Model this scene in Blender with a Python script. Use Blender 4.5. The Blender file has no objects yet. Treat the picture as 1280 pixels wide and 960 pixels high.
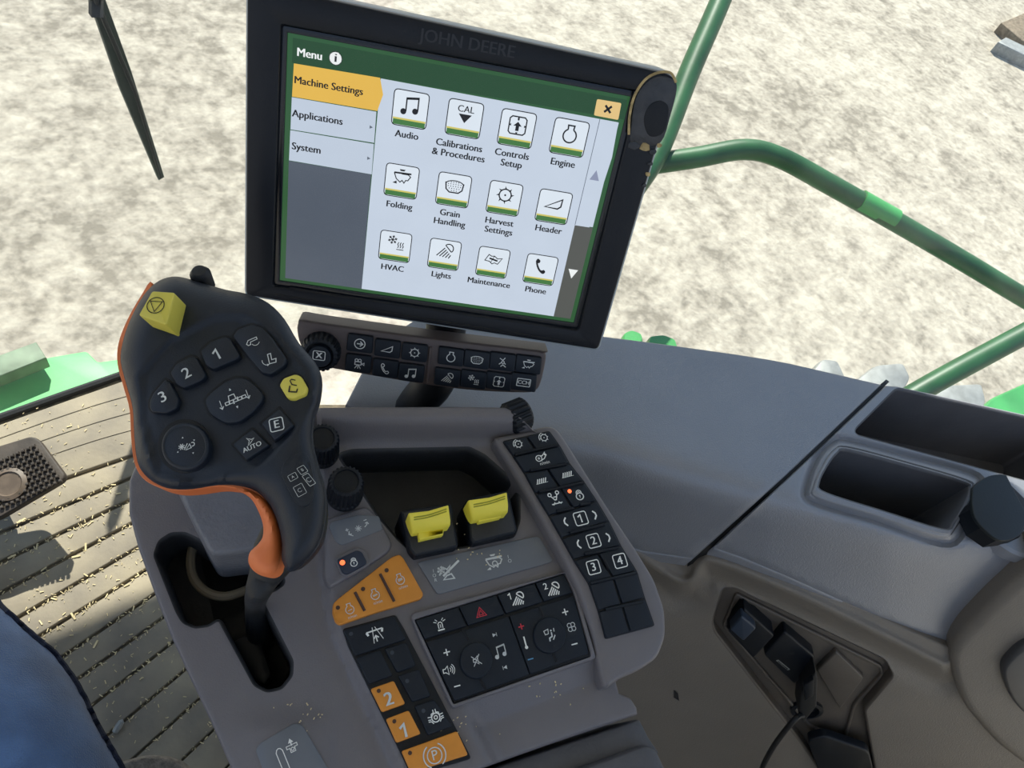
import bpy, bmesh, math, random
from mathutils import Vector, Matrix
from mathutils.geometry import delaunay_2d_cdt
random.seed(7)
V = Vector
C = bpy.context.scene.collection
F = 961.0
# ---------------------------------------------------------------- camera / world frame
UPi = V((300, -640, -961)).normalized()          # world up seen in image axes (x right, y down, z into view)
f0 = V((-.47, -.88, .25)); FWi = (f0 - UPi * f0.dot(UPi)).normalized()
RTi = FWi.cross(UPi).normalized()
def W(v): return V((v.dot(RTi), v.dot(FWi), v.dot(UPi)))
CAM = V((0, 0, 1.25))
def ray(x, y): return W(V((x - 640, y - 480, F)) / F)
def at(x, y, d): return CAM + ray(x, y) * d        # d = depth in metres
class Plane:
    def __init__(s, c, n): s.c = c; s.n = n.normalized()
    def __call__(s, x, y, h=0.0):
        r = ray(x, y); c = s.c + s.n * h
        return CAM + r * ((c - CAM).dot(s.n) / r.dot(s.n))
UP = V((0, 0, 1))
def horiz(z): return Plane(V((0, 0, z)), UP)
FLOOR = horiz(0.0)
nA = -W(V((-260, 500, 961)))
ARM = Plane(at(600, 700, .56), nA)
rm = V((6944, 912, 961)).normalized(); dm = V((-345, 1603, 961)); dm = (dm - rm * dm.dot(rm)).normalized()
MU, MV = W(rm), -W(dm); MN = MU.cross(MV).normalized()
_p = Plane(at(560, 220, 1.0), MN); _w = (_p(360.3, 42.2) - _p(786.9, 121.9)).length
MON = Plane(at(560, 220, .222 / _w), MN)
JOY = Plane(at(280, 480, .43), -W(V((0, 320, 961))))
SIDE = horiz(CAM.z - .60)
# ---------------------------------------------------------------- 2D helpers
def c(ox, oy, s, pts): return [(ox + x / s, oy + y / s) for x, y in pts]
def area(p): return .5 * sum(p[i][0] * p[(i + 1) % len(p)][1] - p[(i + 1) % len(p)][0] * p[i][1] for i in range(len(p)))
def ccw(p): return list(p) if area(p) > 0 else list(p)[::-1]
def rnd(p, r, n=4):
    p = ccw(p); out = []; N = len(p)
    for i in range(N):
        a, b, d = V(p[i - 1]), V(p[i]), V(p[(i + 1) % N])
        ra = min(r, (a - b).length * .48); rb = min(r, (d - b).length * .48)
        s = b + (a - b).normalized() * ra; e = b + (d - b).normalized() * rb
        for k in range(n + 1):
            t = k / n; q = s * (1 - t) ** 2 + b * 2 * t * (1 - t) + e * t * t; out.append((q.x, q.y))
    return out
def cr(p, n=6, closed=True):
    N = len(p); out = []
    for i in range(N if closed else N - 1):
        if closed: P0, P1, P2, P3 = (V(p[(i + k) % N]) for k in (-1, 0, 1, 2))
        else: P0, P1, P2, P3 = V(p[max(i - 1, 0)]), V(p[i]), V(p[i + 1]), V(p[min(i + 2, N - 1)])
        for k in range(n):
            t = k / n
            q = .5 * ((2 * P1) + (P2 - P0) * t + (2 * P0 - 5 * P1 + 4 * P2 - P3) * t * t + (3 * P1 - P0 - 3 * P2 + P3) * t ** 3)
            out.append(tuple(q))
    if not closed: out.append(tuple(p[-1]))
    return out
def off(p, d):                                     # grow (d>0) a ccw polygon
    N = len(p); out = []
    for i in range(N):
        a, b, e = V(p[i - 1]), V(p[i]), V(p[(i + 1) % N])
        u = b - a; w = e - b
        if u.length < 1e-9: u = w
        if w.length < 1e-9: w = u
        u.normalize(); w.normalize()
        n1 = V((u.y, -u.x)); n2 = V((w.y, -w.x)); m = n1 + n2
        if m.length < 1e-6: m = n1.copy()
        m.normalize(); k = max(.5, m.dot(n1))
        q = b + m * (d / k); out.append((q.x, q.y))
    return out
def resample(p, s, closed=True):
    out = []; N = len(p)
    for i in range(N if closed else N - 1):
        a, b = V(p[i]), V(p[(i + 1) % N]); L = (b - a).length; k = max(1, int(math.ceil(L / s)))
        for j in range(k): q = a.lerp(b, j / k); out.append((q.x, q.y))
    if not closed: out.append(tuple(p[-1]))
    return out
def inside(x, y, p):
    r = False; j = len(p) - 1
    for i in range(len(p)):
        xi, yi = p[i]; xj, yj = p[j]
        if (yi > y) != (yj > y) and x < (xj - xi) * (y - yi) / (yj - yi) + xi: r = not r
        j = i
    return r
def segd(x, y, p, closed=True):
    best = 1e9; N = len(p)
    for i in range(N if closed else N - 1):
        ax, ay = p[i]; bx, by = p[(i + 1) % N]; dx, dy = bx - ax, by - ay
        L = dx * dx + dy * dy; t = 0 if L == 0 else max(0, min(1, ((x - ax) * dx + (y - ay) * dy) / L))
        d = (x - ax - t * dx) ** 2 + (y - ay - t * dy) ** 2
        if d < best: best = d
    return math.sqrt(best)
def side_of(x, y, p):                              # signed distance to an open polyline; + on its right-hand side in the picture going down
    best = 1e18; sg = 1
    for i in range(len(p) - 1):
        ax, ay = p[i]; bx, by = p[i + 1]; dx, dy = bx - ax, by - ay
        L = dx * dx + dy * dy; t = max(0, min(1, ((x - ax) * dx + (y - ay) * dy) / L))
        d = (x - ax - t * dx) ** 2 + (y - ay - t * dy) ** 2
        if d < best: best = d; sg = 1 if (x - ax) * dy - (y - ay) * dx > 0 else -1
    return sg * math.sqrt(best)
def ss(t): t = max(0, min(1, t)); return t * t * (3 - 2 * t)
# ---------------------------------------------------------------- materials (all procedural)
MATS = {}
def mat(name, col, rough=.5, metal=0, bump=.0, scale=400, var=.0, vscale=30, emis=0, spec=.5, col2=None, coat=0, sheen=0):
    if name in MATS: return MATS[name]
    m = bpy.data.materials.new(name); m.use_nodes = True; nt = m.node_tree; b = nt.nodes['Principled BSDF']
    tc = nt.nodes.new('ShaderNodeTexCoord')
    col = tuple(col) + (1,)
    b.inputs['Roughness'].default_value = rough; b.inputs['Metallic'].default_value = metal
    b.inputs['Specular IOR Level'].default_value = spec
    b.inputs['Coat Weight'].default_value = coat
    b.inputs['Sheen Weight'].default_value = sheen
    n = nt.nodes.new('ShaderNodeTexNoise'); n.inputs['Scale'].default_value = vscale; n.inputs['Detail'].default_value = 6
    nt.links.new(tc.outputs['Object'], n.inputs['Vector'])
    mx = nt.nodes.new('ShaderNodeMix'); mx.data_type = 'RGBA'
    c2 = col2 or tuple(min(1, v * (1 + var) + var * .02) for v in col[:3])
    mx.inputs[6].default_value = tuple(max(0, v * (1 - var)) for v in col[:3]) + (1,) if not col2 else col
    mx.inputs[7].default_value = tuple(c2)[:3] + (1,)
    rp = nt.nodes.new('ShaderNodeMapRange'); rp.inputs[1].default_value = .35; rp.inputs[2].default_value = .65
    nt.links.new(n.outputs['Fac'], rp.inputs[0]); nt.links.new(rp.outputs[0], mx.inputs[0])
    nt.links.new(mx.outputs[2], b.inputs['Base Color'])
    if emis:
        b.inputs['Emission Strength'].default_value = emis
        nt.links.new(mx.outputs[2], b.inputs['Emission Color'])
        b.inputs['Base Color'].default_value = (0.005, .006, .008, 1)
        for l in list(b.inputs['Base Color'].links): nt.links.remove(l)
    if bump:
        n2 = nt.nodes.new('ShaderNodeTexNoise'); n2.inputs['Scale'].default_value = scale; n2.inputs['Detail'].default_value = 3
        nt.links.new(tc.outputs['Object'], n2.inputs['Vector'])
        bp = nt.nodes.new('ShaderNodeBump'); bp.inputs['Strength'].default_value = bump; bp.inputs['Distance'].default_value = .001
        nt.links.new(n2.outputs['Fac'], bp.inputs['Height']); nt.links.new(bp.outputs['Normal'], b.inputs['Normal'])
    MATS[name] = m; return m
def S(r, g, b):                                    # sRGB 0-255 -> linear
    f = lambda v: (v / 255 / 12.92) if v / 255 <= .04045 else ((v / 255 + .055) / 1.055) ** 2.4
    return (f(r), f(g), f(b))
grey = mat('grey console plastic', S(108, 104, 106), .45, bump=.25, scale=900, var=.06, vscale=14)
greyd = mat('dark grey vinyl', S(80, 79, 82), .5, bump=.6, scale=350, var=.08)
plate = mat('grey label film', S(104, 108, 114), .4, bump=.05, var=.05)
blk = mat('black rubber key', S(20, 28, 38), .5, bump=.1, scale=900, var=.1, spec=.3)
blk2 = mat('black moulded plastic', S(15, 20, 27), .45, bump=.1, scale=900, var=.12, spec=.3)
hole = mat('black tray plastic', S(32, 33, 36), .6, bump=.3, scale=300, var=.3, vscale=18)
joyb = mat('soft black grip', S(20, 28, 39), .45, bump=.2, scale=1200, var=.05, spec=.4)
orng = mat('orange trim', S(220, 118, 62), .5, bump=.05, var=.05)
orkey = mat('orange key', S(216, 138, 46), .5, bump=.05, var=.06, vscale=60)
yel = mat('yellow plastic', S(244, 226, 76), .45, bump=.05, var=.04)
yelj = mat('yellow button plastic', S(214, 200, 82), .5, bump=.05, var=.06)
white = mat('white print', S(235, 235, 228), .6, var=.02)
wgrey = mat('worn pale print', S(205, 208, 205), .6, var=.05)
redp = mat('red print', S(205, 50, 66), .6, var=.02)
bluep = mat('blue print', S(90, 150, 190), .6, var=.02)
darkp = mat('dark dot', S(70, 44, 34), .5, var=.05)
led = mat('red light', (1, .16, .05), .3, emis=2.0, var=.02)
ledoff = mat('unlit light', S(48, 58, 70), .3, var=.05)
bezm = mat('display housing plastic', S(12, 18, 27), .4, bump=.1, scale=700, var=.06, spec=.3)
bezt = mat('skylit display shell', S(150, 160, 168), .4, bump=.1, var=.06)  # pale tone puts sky light on the housing's top edge into the colour
kpm = mat('brown grey keypad plastic', S(84, 74, 72), .5, bump=.2, scale=900, var=.05)
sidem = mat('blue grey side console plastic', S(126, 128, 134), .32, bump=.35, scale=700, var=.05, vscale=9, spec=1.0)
wallm = mat('beige grey wall plastic', S(116, 108, 98), .55, bump=.5, scale=500, var=.05, vscale=9)
wallm2 = mat('brown outlet plate plastic', S(84, 76, 68), .5, bump=.2, var=.06)
grn = mat('green paint', S(30, 84, 44), .45, bump=.15, scale=60, var=.25, vscale=12, coat=.1)
grnb = mat('bright green paint', S(58, 144, 74), .4, bump=.1, var=.15, vscale=9, coat=.3)
steel = mat('grey steel', S(150, 152, 148), .5, metal=.3, bump=.2, scale=80, var=.15)
rubber = mat('black rubber', S(14, 17, 20), .55, bump=.2, var=.15)
wiperm = mat('dark green grey blade', S(48, 58, 52), .6, bump=.1, var=.15)
denim = mat('blue denim', S(80, 112, 158), .85, bump=1.0, scale=900, var=.22, vscale=30, sheen=.3)
seam = mat('dark denim seam', S(24, 34, 58), .9, bump=1, scale=900, var=.2)
fabric = mat('grey woven seat fabric', S(132, 126, 118), .95, bump=1, scale=600, var=.3, vscale=200)
matm = mat('dusty rubber mat', S(122, 114, 100), .7, bump=.5, scale=120, var=.18, vscale=10, col2=S(154, 143, 120))
matg = mat('groove dirt', S(70, 64, 54), .9, bump=1, scale=150, var=.3, vscale=40, col2=S(130, 118, 94))
straw = mat('straw chaff', S(214, 196, 150), .8, var=.2, vscale=50)
pedm = mat('worn pedal rubber', S(58, 50, 42), .6, bump=.3, scale=200, var=.25)
cream = mat('torn cream edge', S(168, 148, 104), .8, bump=.6, scale=400, var=.3, vscale=200)
glue = mat('mottled glue residue', S(24, 28, 34), .35, bump=.6, scale=150, var=.3, vscale=90, col2=S(52, 54, 58))
teal = mat('teal sticker', S(60, 130, 120), .5, var=.2, vscale=300)
roofm = mat('roof lining', S(205, 203, 198), .8, bump=.3, var=.05)
wood = mat('weathered wood', S(120, 106, 86), .8, bump=.6, scale=60, var=.3)
skinb = mat('leather boot', S(60, 44, 32), .6, bump=.4, var=.2)
tube_m = mat('beige cable sleeve', S(100, 92, 76), .6, var=.1)
# screen colours give off light
def scr(n, col, s=1.0): return mat('screen ' + n, S(*col), .25, emis=s, var=.015, vscale=40, spec=.3)
s_bg = scr('pale blue', (200, 212, 228), .95); s_green = scr('green', (46, 88, 52)); s_dgreen = scr('deep green', (34, 72, 44))
s_yel = scr('amber', (226, 182, 78)); s_grey = scr('slate', (84, 92, 104)); s_gr2 = scr('brown grey', (84, 86, 82))
s_tile = scr('white', (218, 228, 238)); s_ink = mat('screen ink', S(12, 16, 24), .3, var=.02); s_yl = scr('tile gold', (206, 196, 104)); s_tg = scr('tile green', (66, 118, 62))
s_wh = scr('text white', (236, 240, 240)); s_ltab = scr('tab grey', (190, 202, 218)); s_arrow = scr('arrow blue', (138, 146, 172)); s_line = scr('hairline', (96, 104, 118)); s_cl = scr('close gold', (224, 192, 128))
# ---------------------------------------------------------------- mesh builder
class MB:
    def __init__(s): s.v = []; s.f = []; s.m = []; s.mats = []; s.exw = 0
    def mi(s, m):
        if m not in s.mats: s.mats.append(m)
        return s.mats.index(m)
    def add(s, vs, fs, m):
        b = len(s.v); s.v += [V(v) for v in vs]; i = s.mi(m)
        for f in fs: s.f.append(tuple(b + k for k in f)); s.m.append(i)
    def build(s, name, parent=None, smooth=True, ang=35, label=None, kind=None, merge=1e-6):
        me = bpy.data.meshes.new(name); L = V((0, 0, 0)); p = parent
        while p is not None: L += p.location; p = p.parent
        me.from_pydata([v - L for v in s.v], [], s.f); 
        for m in s.mats: me.materials.append(m)
        me.polygons.foreach_set('material_index', s.m)
        bm = bmesh.new(); bm.from_mesh(me); bmesh.ops.remove_doubles(bm, verts=bm.verts, dist=merge)
        bmesh.ops.recalc_face_normals(bm, faces=bm.faces); bm.to_mesh(me); bm.free()
        if smooth:
            me.polygons.foreach_set('use_smooth', [True] * len(me.polygons)); me.set_sharp_from_angle(angle=math.radians(ang))
        me.update(); o = bpy.data.objects.new(name, me); C.objects.link(o); o.parent = parent
        if label: o['label'] = label
        if kind: o['kind'] = kind
        return o
    # sheet/slab whose outline is given in 2D and lifted by pt(x, y, h)
    def cap(s, polys, pt, m, step=None, hf=None, extra=()):
        outer = polys[0]; pts = []; edges = []
        for p in polys:
            b = len(pts); pts += p; edges += [(b + i, b + (i + 1) % len(p)) for i in range(len(p))]
        if step:
            xs = [q[0] for q in outer]; ys = [q[1] for q in outer]
            allp = [q for q in polys]
            ex = [p for l in extra for p in l if inside(p[0], p[1], outer) and not any(inside(p[0], p[1], h) for h in polys[1:]) and all(segd(p[0], p[1], q) > 2 for q in allp)]
            mid = extra[len(extra) // 2 + (1 if len(extra) > 8 else 0)] if extra else None
            exw = s.exw; pts += ex
            x = min(xs) + step * .5
            while x < max(xs):
                y = min(ys) + step * .5
                while y < max(ys):
                    if inside(x, y, outer) and not any(inside(x, y, h) for h in polys[1:]) and all(segd(x, y, q) > step * .45 for q in allp) and not (mid and segd(x, y, mid, False) < exw): pts.append((x, y))
                    y += step
                x += step
        r = delaunay_2d_cdt([V(q) for q in pts], edges, [], 0, 1e-5)
        vs, fs = r[0], r[2]; good = []
        for f in fs:
            cx = sum(vs[i][0] for i in f) / len(f); cy = sum(vs[i][1] for i in f) / len(f)
            if inside(cx, cy, outer) and not any(inside(cx, cy, h) for h in polys[1:]): good.append(f)
        hf = hf or (lambda x, y: 0)
        s.add([pt(v[0], v[1], hf(v[0], v[1])) for v in vs], good, m)
    def solid(s, outer, pt, m, h1, h0, r=2.0, rh=.002, holes=(), hf=None, step=None, mtop=None, rs=None, n=4, hole_h=None, mhole=None, bottom=False, taper=0, rel=False, mfloor=None, extra=()):
        outer = ccw(outer); holes = [ccw(h) for h in holes]
        if rs: outer = resample(outer, rs); holes = [resample(h, rs) for h in holes]
        g = hf or (lambda x, y: 0)
        cx = sum(p[0] for p in outer) / len(outer); cy = sum(p[1] for p in outer) / len(outer); dd = .02 if abs(cx) < 5 and abs(cy) < 5 else 4
        o = pt(cx, cy, h1); nn = (pt(cx + dd, cy, h1) - o).cross(pt(cx, cy + dd, h1) - o).normalized()
        if nn.dot(CAM - o) < 0: nn = -nn
        if dd < 1: nn = V((0, 0, 1))
        ins = off(outer, -r); hin = [off(h, r) for h in holes]
        s.cap([ins] + hin, pt, mtop or m, step, lambda x, y: h1 + g(x, y), extra)
        def rings(base, full, sign, hb, mm, rl):
            R = [[pt(x, y, h1 + g(x, y)) for x, y in base]]
            for k in range(1, n + 1):
                a = k / n * math.pi / 2
                q = off(full, sign * (-r + r * math.sin(a))); R.append([pt(x, y, h1 + g(bx, by)) - nn * (rh * (1 - math.cos(a))) for (x, y), (bx, by) in zip(q, full)])
            q = off(full, taper * sign); R.append([pt(x, y, h1 + g(bx, by)) + nn * (hb - h1 - (0 if rl else g(bx, by))) for (x, y), (bx, by) in zip(q, full)])
            N = len(full); vs = [v for rr in R for v in rr]; fs = []
            for k in range(len(R) - 1):
                for i in range(N): fs.append((k * N + i, k * N + (i + 1) % N, (k + 1) * N + (i + 1) % N, (k + 1) * N + i))
            s.add(vs, fs, mm)
            return q, R[-1]
        def lid(q, ring, mm):
            r_ = delaunay_2d_cdt([V(p) for p in q], [(i, (i + 1) % len(q)) for i in range(len(q))], [], 1, 1e-5)
            if len(r_[0]) == len(q): s.add([ring[r_[3][i][0]] for i in range(len(q))], r_[2], mm)
        q, R = rings(ins, outer, 1, h0, m, rel)
        if bottom: lid(q, R, m)
        for h, hi in zip(holes, hin):
            q, R = rings(hi, h, -1, h0 if hole_h is None else hole_h, mhole or m, False)
            if mfloor: lid(q, R, mfloor)
    def tube(s, path, rad, m, n=12, caps=True, flat=None):
        path = [V(p) for p in path]; N = len(path); rad = rad if isinstance(rad, (list, tuple)) else [rad] * N
        t0 = (path[1] - path[0]).normalized(); u = t0.cross(V((0, 0, 1)))
        if u.length < .1: u = t0.cross(V((1, 0, 0)))
        u.normalize(); vs = []
        for i in range(N):
            t = (path[min(i + 1, N - 1)] - path[max(i - 1, 0)]).normalized(); u = (u - t * u.dot(t)).normalized(); w = t.cross(u)
            for k in range(n):
                a = 2 * math.pi * k / n; vs.append(path[i] + (u * math.cos(a) + w * math.sin(a)) * rad[i])
        fs = [(i * n + k, i * n + (k + 1) % n, (i + 1) * n + (k + 1) % n, (i + 1) * n + k) for i in range(N - 1) for k in range(n)]
        if caps: fs += [tuple(range(n)), tuple(range((N - 1) * n, N * n))]
        s.add(vs, fs, m)
    def lathe(s, o, ax, prof, m, n=32, knurl=0, kd=.0006, krange=None):   # prof: (radius, height); knurled flutes over krange
        ax = ax.normalized(); u = ax.cross(V((.3, 1, .2))).normalized(); w = ax.cross(u); vs = []
        for j, (r, h) in enumerate(prof):
            for k in range(n):
                a = 2 * math.pi * k / n; rr = r
                if knurl and krange and krange[0] <= j <= krange[1]: rr += kd * (1 if (k * knurl * 2 // n) % 2 else -1)
                vs.append(o + (u * math.cos(a) + w * math.sin(a)) * rr + ax * h)
        N = len(prof); fs = [(i * n + k, i * n + (k + 1) % n, (i + 1) * n + (k + 1) % n, (i + 1) * n + k) for i in range(N - 1) for k in range(n)]
        fs += [tuple(range(n)), tuple(range((N - 1) * n, N * n))]; s.add(vs, fs, m)
    def box(s, o, ux, uy, uz, m):                 # centre and half-extent vectors
        vs = [o + ux * a + uy * b + uz * d for a in (-1, 1) for b in (-1, 1) for d in (-1, 1)]
        s.add(vs, [(0, 1, 3, 2), (4, 6, 7, 5), (0, 4, 5, 1), (2, 3, 7, 6), (0, 2, 6, 4), (1, 5, 7, 3)], m)
def thing(name, label, cat, loc, group=None, kind=None):
    o = bpy.data.objects.new(name, None); C.objects.link(o); o.location = loc; o.empty_display_size = .02
    o['label'] = label; o['category'] = cat
    if group: o['group'] = group
    if kind: o['kind'] = kind
    return o
def tag(o, label, cat, group=None, kind=None):
    o['label'] = label; o['category'] = cat
    if group: o['group'] = group
    if kind: o['kind'] = kind
    return o
def struct(o, label=None):
    o['kind'] = 'structure'
    if label: o['label'] = label
    return o
# ---------------------------------------------------------------- pen: flat print drawn in a local frame
_font = {}
def text_mesh(t, bold=0.0):
    if (t, bold) in _font: return _font[(t, bold)]
    cu = bpy.data.curves.new('t', 'FONT'); cu.body = t; cu.align_x = 'CENTER'; cu.align_y = 'CENTER'; cu.resolution_u = 3
    o = bpy.data.objects.new('t', cu); C.objects.link(o); bpy.context.view_layer.update()
    me = bpy.data.meshes.new_from_object(o.evaluated_get(bpy.context.evaluated_depsgraph_get()))
    vs = [tuple(v.co[:2]) for v in me.vertices]; fs = [tuple(p.vertices) for p in me.polygons]
    ys = [v[1] for v in vs]; 
    bpy.data.objects.remove(o); bpy.data.curves.remove(cu); bpy.data.meshes.remove(me)
    _font[(t, bold)] = (vs, fs); return vs, fs
class Pen:
    def __init__(s, mb, pt, x, y, h, size, d=(1, 0), m=white, nrm=None, eps=.0003):
        # pt(x,y,h): surface; size: half-height in picture pixels; d: picture direction of the print's x axis
        s.mb = mb; s.m = m; L = math.hypot(*d); d = (d[0] / L, d[1] / L)
        o = pt(x, y, h + eps); a = pt(x + d[0] * 4, y + d[1] * 4, h + eps); s.o = o
        e1 = pt(x + 4, y, h + eps) - o; e2 = pt(x, y + 4, h + eps) - o; n = e2.cross(e1).normalized()
        s.ux = (a - o).normalized(); s.uy = n.cross(s.ux).normalized()
        if s.uy.dot(pt(x + d[1] * 4, y - d[0] * 4, h + eps) - o) < 0: s.uy = -s.uy
        s.n = n if n.dot(CAM - o) > 0 else -n
        s.sc = size * (a - o).length / 4; s.z = 0
    def T(s, x, y): return s.o + (s.ux * x + s.uy * y) * s.sc + s.n * s.z
    def line(s, pts, w=.16, closed=False, m=None):
        N = len(pts); vs = []; P = [V(p) for p in pts]
        for i in range(N):
            a = P[i - 1] if (i > 0 or closed) else P[i]; b = P[(i + 1) % N] if (i < N - 1 or closed) else P[i]
            t1 = (P[i] - a); t2 = (b - P[i]); t = (t1.normalized() if t1.length > 1e-9 else V((0, 0))) + (t2.normalized() if t2.length > 1e-9 else V((0, 0)))
            if t.length < 1e-6: t = t2 if t2.length > 0 else V((1, 0))
            t.normalize(); n = V((-t.y, t.x)); k = 1
            if t1.length > 1e-9: k = max(.6, abs(n.dot(V((-t1.normalized().y, t1.normalized().x)))))
            q = n * (w / 2 / k); vs += [s.T(*(P[i] + q)), s.T(*(P[i] - q))]
        fs = [(2 * i, 2 * i + 1, 2 * ((i + 1) % N) + 1, 2 * ((i + 1) % N)) for i in range(N if closed else N - 1)]
        s.mb.add(vs, fs, m or s.m)
    def fill(s, pts, m=None): s.mb.cap([ccw(pts)], lambda x, y, h: s.T(x, y), m or s.m)
    def circ(s, x, y, r, w=.16, a0=0, a1=360, n=24, m=None, ry=None):
        ry = ry or r; full = abs(a1 - a0) >= 360
        P = [(x + r * math.cos(math.radians(a0 + (a1 - a0) * k / n)), y + ry * math.sin(math.radians(a0 + (a1 - a0) * k / n))) for k in range(n if full else n + 1)]
        s.line(P, w, full, m)
    def disk(s, x, y, r, m=None, n=16):
        s.mb.add([s.T(x + r * math.cos(2 * math.pi * k / n), y + r * math.sin(2 * math.pi * k / n)) for k in range(n)], [tuple(range(n))], m or s.m)
    def text(s, t, x=0, y=0, h=1.0, bold=.0, m=None, left=False, sx=1.0):   # h: font size in pen units
        if t == '1': s.line([(x - .24 * h, y + .16 * h), (x + .02 * h, y + .33 * h), (x + .02 * h, y - .35 * h)], (.1 + bold * 1.5) * h, m=m); return
        vs, fs = text_mesh(t); dx = 0
        if left: dx = -min(v[0] for v in vs)
        for j, o_ in enumerate((0,) if not bold else (-bold, 0, bold)):
            z0 = s.z; s.z += j * 1e-5; s.mb.add([s.T(x + (v[0] + dx + o_) * h * sx, y + v[1] * h) for v in vs], fs, m or s.m); s.z = z0
    def rbox(s, x, y, w, h, r, lw=.1, m=None): s.line([(x + a, y + b) for a, b in rnd([(-w, -h), (w, -h), (w, h), (-w, h)], r)], lw, True, m)
    def rfill(s, x, y, w, h, r, m=None): s.fill([(x + a, y + b) for a, b in rnd([(-w, -h), (w, -h), (w, h), (-w, h)], r)], m)
# ---------------------------------------------------------------- glyphs (unit box about -1..1)
def g_note(p):
    p.line([(-.45, -.55), (-.45, .65), (.65, .8), (.65, -.4)], .13); p.line([(-.45, .6), (.65, .75)], .2); p.disk(-.68, -.6, .28); p.disk(.42, -.45, .28)
def g_cal(p):
    p.text('CAL', 0, .55, .85, .015); p.fill([(-.62, .1), (.62, .1), (0, -.7)])
def g_arrowup(p):
    for a in (0, 90, 180, 270):
        r = math.radians(a); f = lambda x, y: (x * math.cos(r) - y * math.sin(r), x * math.sin(r) + y * math.cos(r))
        p.line([f(.8, -.45), f(.8, .6), f(.6, .8), f(-.45, .8)], .12)
        p.fill([f(.62, -.12), f(.62, .12), f(.85, 0)])
    p.fill([(0, .35), (.4, -.05), (-.4, -.05)]); p.fill([(-.16, -.05), (.16, -.05), (.16, -.5), (-.16, -.5)]); p.disk(0, .55, .09)
def g_engine(p, w=.14):
    p.circ(0, -.15, .62, w, 115, 425); p.line([(-.26, .4), (-.3, .8), (.3, .8), (.26, .4)], w)
def g_combine(p, w=.1):
    p.line([(-.85, .45), (-.6, -.15), (-.4, -.3), (-.2, -.45), (0, -.25), (.2, -.5), (.35, -.2), (.55, -.2), (.8, .2), (.55, .4), (-.1, .4)], w)
    p.line([(-.85, .45), (.85, .5)], w * 1.7); p.fill([(-.35, .85), (.25, .85), (.12, .68), (-.25, .68)]); p.fill([(-.95, -.6), (-.55, -.35), (-.5, -.65)])
def g_grain(p, w=.1):
    p.line([(-.9, .4), (-.8, -.3), (-.45, -.6), (.45, -.6), (.8, -.3), (.9, .4)], w * 1.3); p.circ(0, .25, .85, w, 10, 170, ry=.35)
    for j, y in enumerate((-.42, -.2, .02, .24, .44)):
        k = (3, 5, 6, 6, 4)[j]
        for i in range(k): p.disk((i - (k - 1) / 2) * .25, y, .055, n=6)
def g_gear(p, w=.13, dot=True):
    p.circ(0, 0, .6, w)
    for k in range(8):
        a = k * math.pi / 4; f = lambda r, b: (r * math.cos(a + b), r * math.sin(a + b)); p.fill([f(.6, -.18), f(.6, .18), f(.92, .12)])
    if dot: p.disk(0, 0, .1)
def g_header(p, w=.15): p.line([(-.9, -.45), (.75, .5), (.7, -.25), (.4, -.5)], w, True)
def g_snow(p, x=0, y=0, s=.5, w=.09, n=6):
    for k in range(n):
        a = k * 2 * math.pi / n + .3; ca, sa = math.cos(a), math.sin(a)
        p.line([(x, y), (x + s * ca, y + s * sa)], w)
        if n == 6:
            p.line([(x + s * (.8 * ca - .25 * sa), y + s * (.8 * sa + .25 * ca)), (x + s * .55 * ca, y + s * .55 * sa), (x + s * (.8 * ca + .25 * sa), y + s * (.8 * sa - .25 * ca))], w)
def g_hvac(p, w=.09):
    g_snow(p, -.38, .35, .5, w)
    for k in range(3): p.line(cr([(.2 + k * .25, -.5), (.3 + k * .25, -.3), (.2 + k * .25, -.1), (.3 + k * .25, .15)], 3, False), w)
    p.line([(.1, -.68), (.85, -.68)], w)
def g_light(p, w=.11, fl=1):
    p.circ(.35 * fl, .35, .48, w, -50, 140); p.line([(.66 * fl, -.02), (-.02, .66)], w) if fl > 0 else None
    for k in range(5): p.line([(-.05 + k * .17, .35 - k * .18), (-.85 + k * .32, -.6 - k * .04)], w)
def g_book(p, w=.09):
    p.line([(-.9, -.25), (-.55, .45), (-.25, .3), (.05, .35), (.4, .1), (.9, .2), (.5, -.5), (.15, -.4), (-.1, -.55), (-.4, -.3)], w, True)
    p.line([(.05, .35), (-.25, -.4)], w * .7); p.line([(-.45, .05), (.45, -.15)], w * 2)
def g_phone(p, w=None):
    q = cr([(-.45, .8), (-.2, .6), (-.25, .35), (-.4, .25), (-.1, -.3), (.15, -.45), (.35, -.35), (.55, -.55), (.4, -.8), (.1, -.75), (-.35, -.3), (-.65, .4), (-.6, .7)], 3)
    p.line(q, .12, True) if w else p.fill(q)
def g_arrowc(p): p.circ(0, 0, .8, .14); p.line([(-.45, 0), (.4, 0)], .18); p.line([(.05, .4), (.45, 0), (.05, -.4)], .18)
def g_camera(p):
    p.line([(-.5, -.15), (.45, -.15), (.45, .35), (-.5, .35)], .13, True); p.circ(-.3, .6, .22, .12); p.circ(.2, .6, .22, .12); p.line([(.5, .0), (.9, .25), (.9, -.15), (.5, .1)], .12)
    for x in (-.4, 0, .35): p.line([(x * .3, -.2), (x * 1.2, -.8)], .12)
def g_auger(p):
    p.circ(.05, .0, .2, .12); p.line([(-.5, .6), (0, .3), (.3, .75)], .13); p.line([(-.2, -.1), (-.5, -.4)], .13); p.line([(.3, -.1), (.5, -.3)], .13); p.line([(-.2, -.75), (.1, -.4), (.6, -.75)], .13)
def g_qcc(p): p.rbox(0, 0, 1.0, .6, .1, .14); p.text('CCH', 0, 0, .85, .03)
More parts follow.
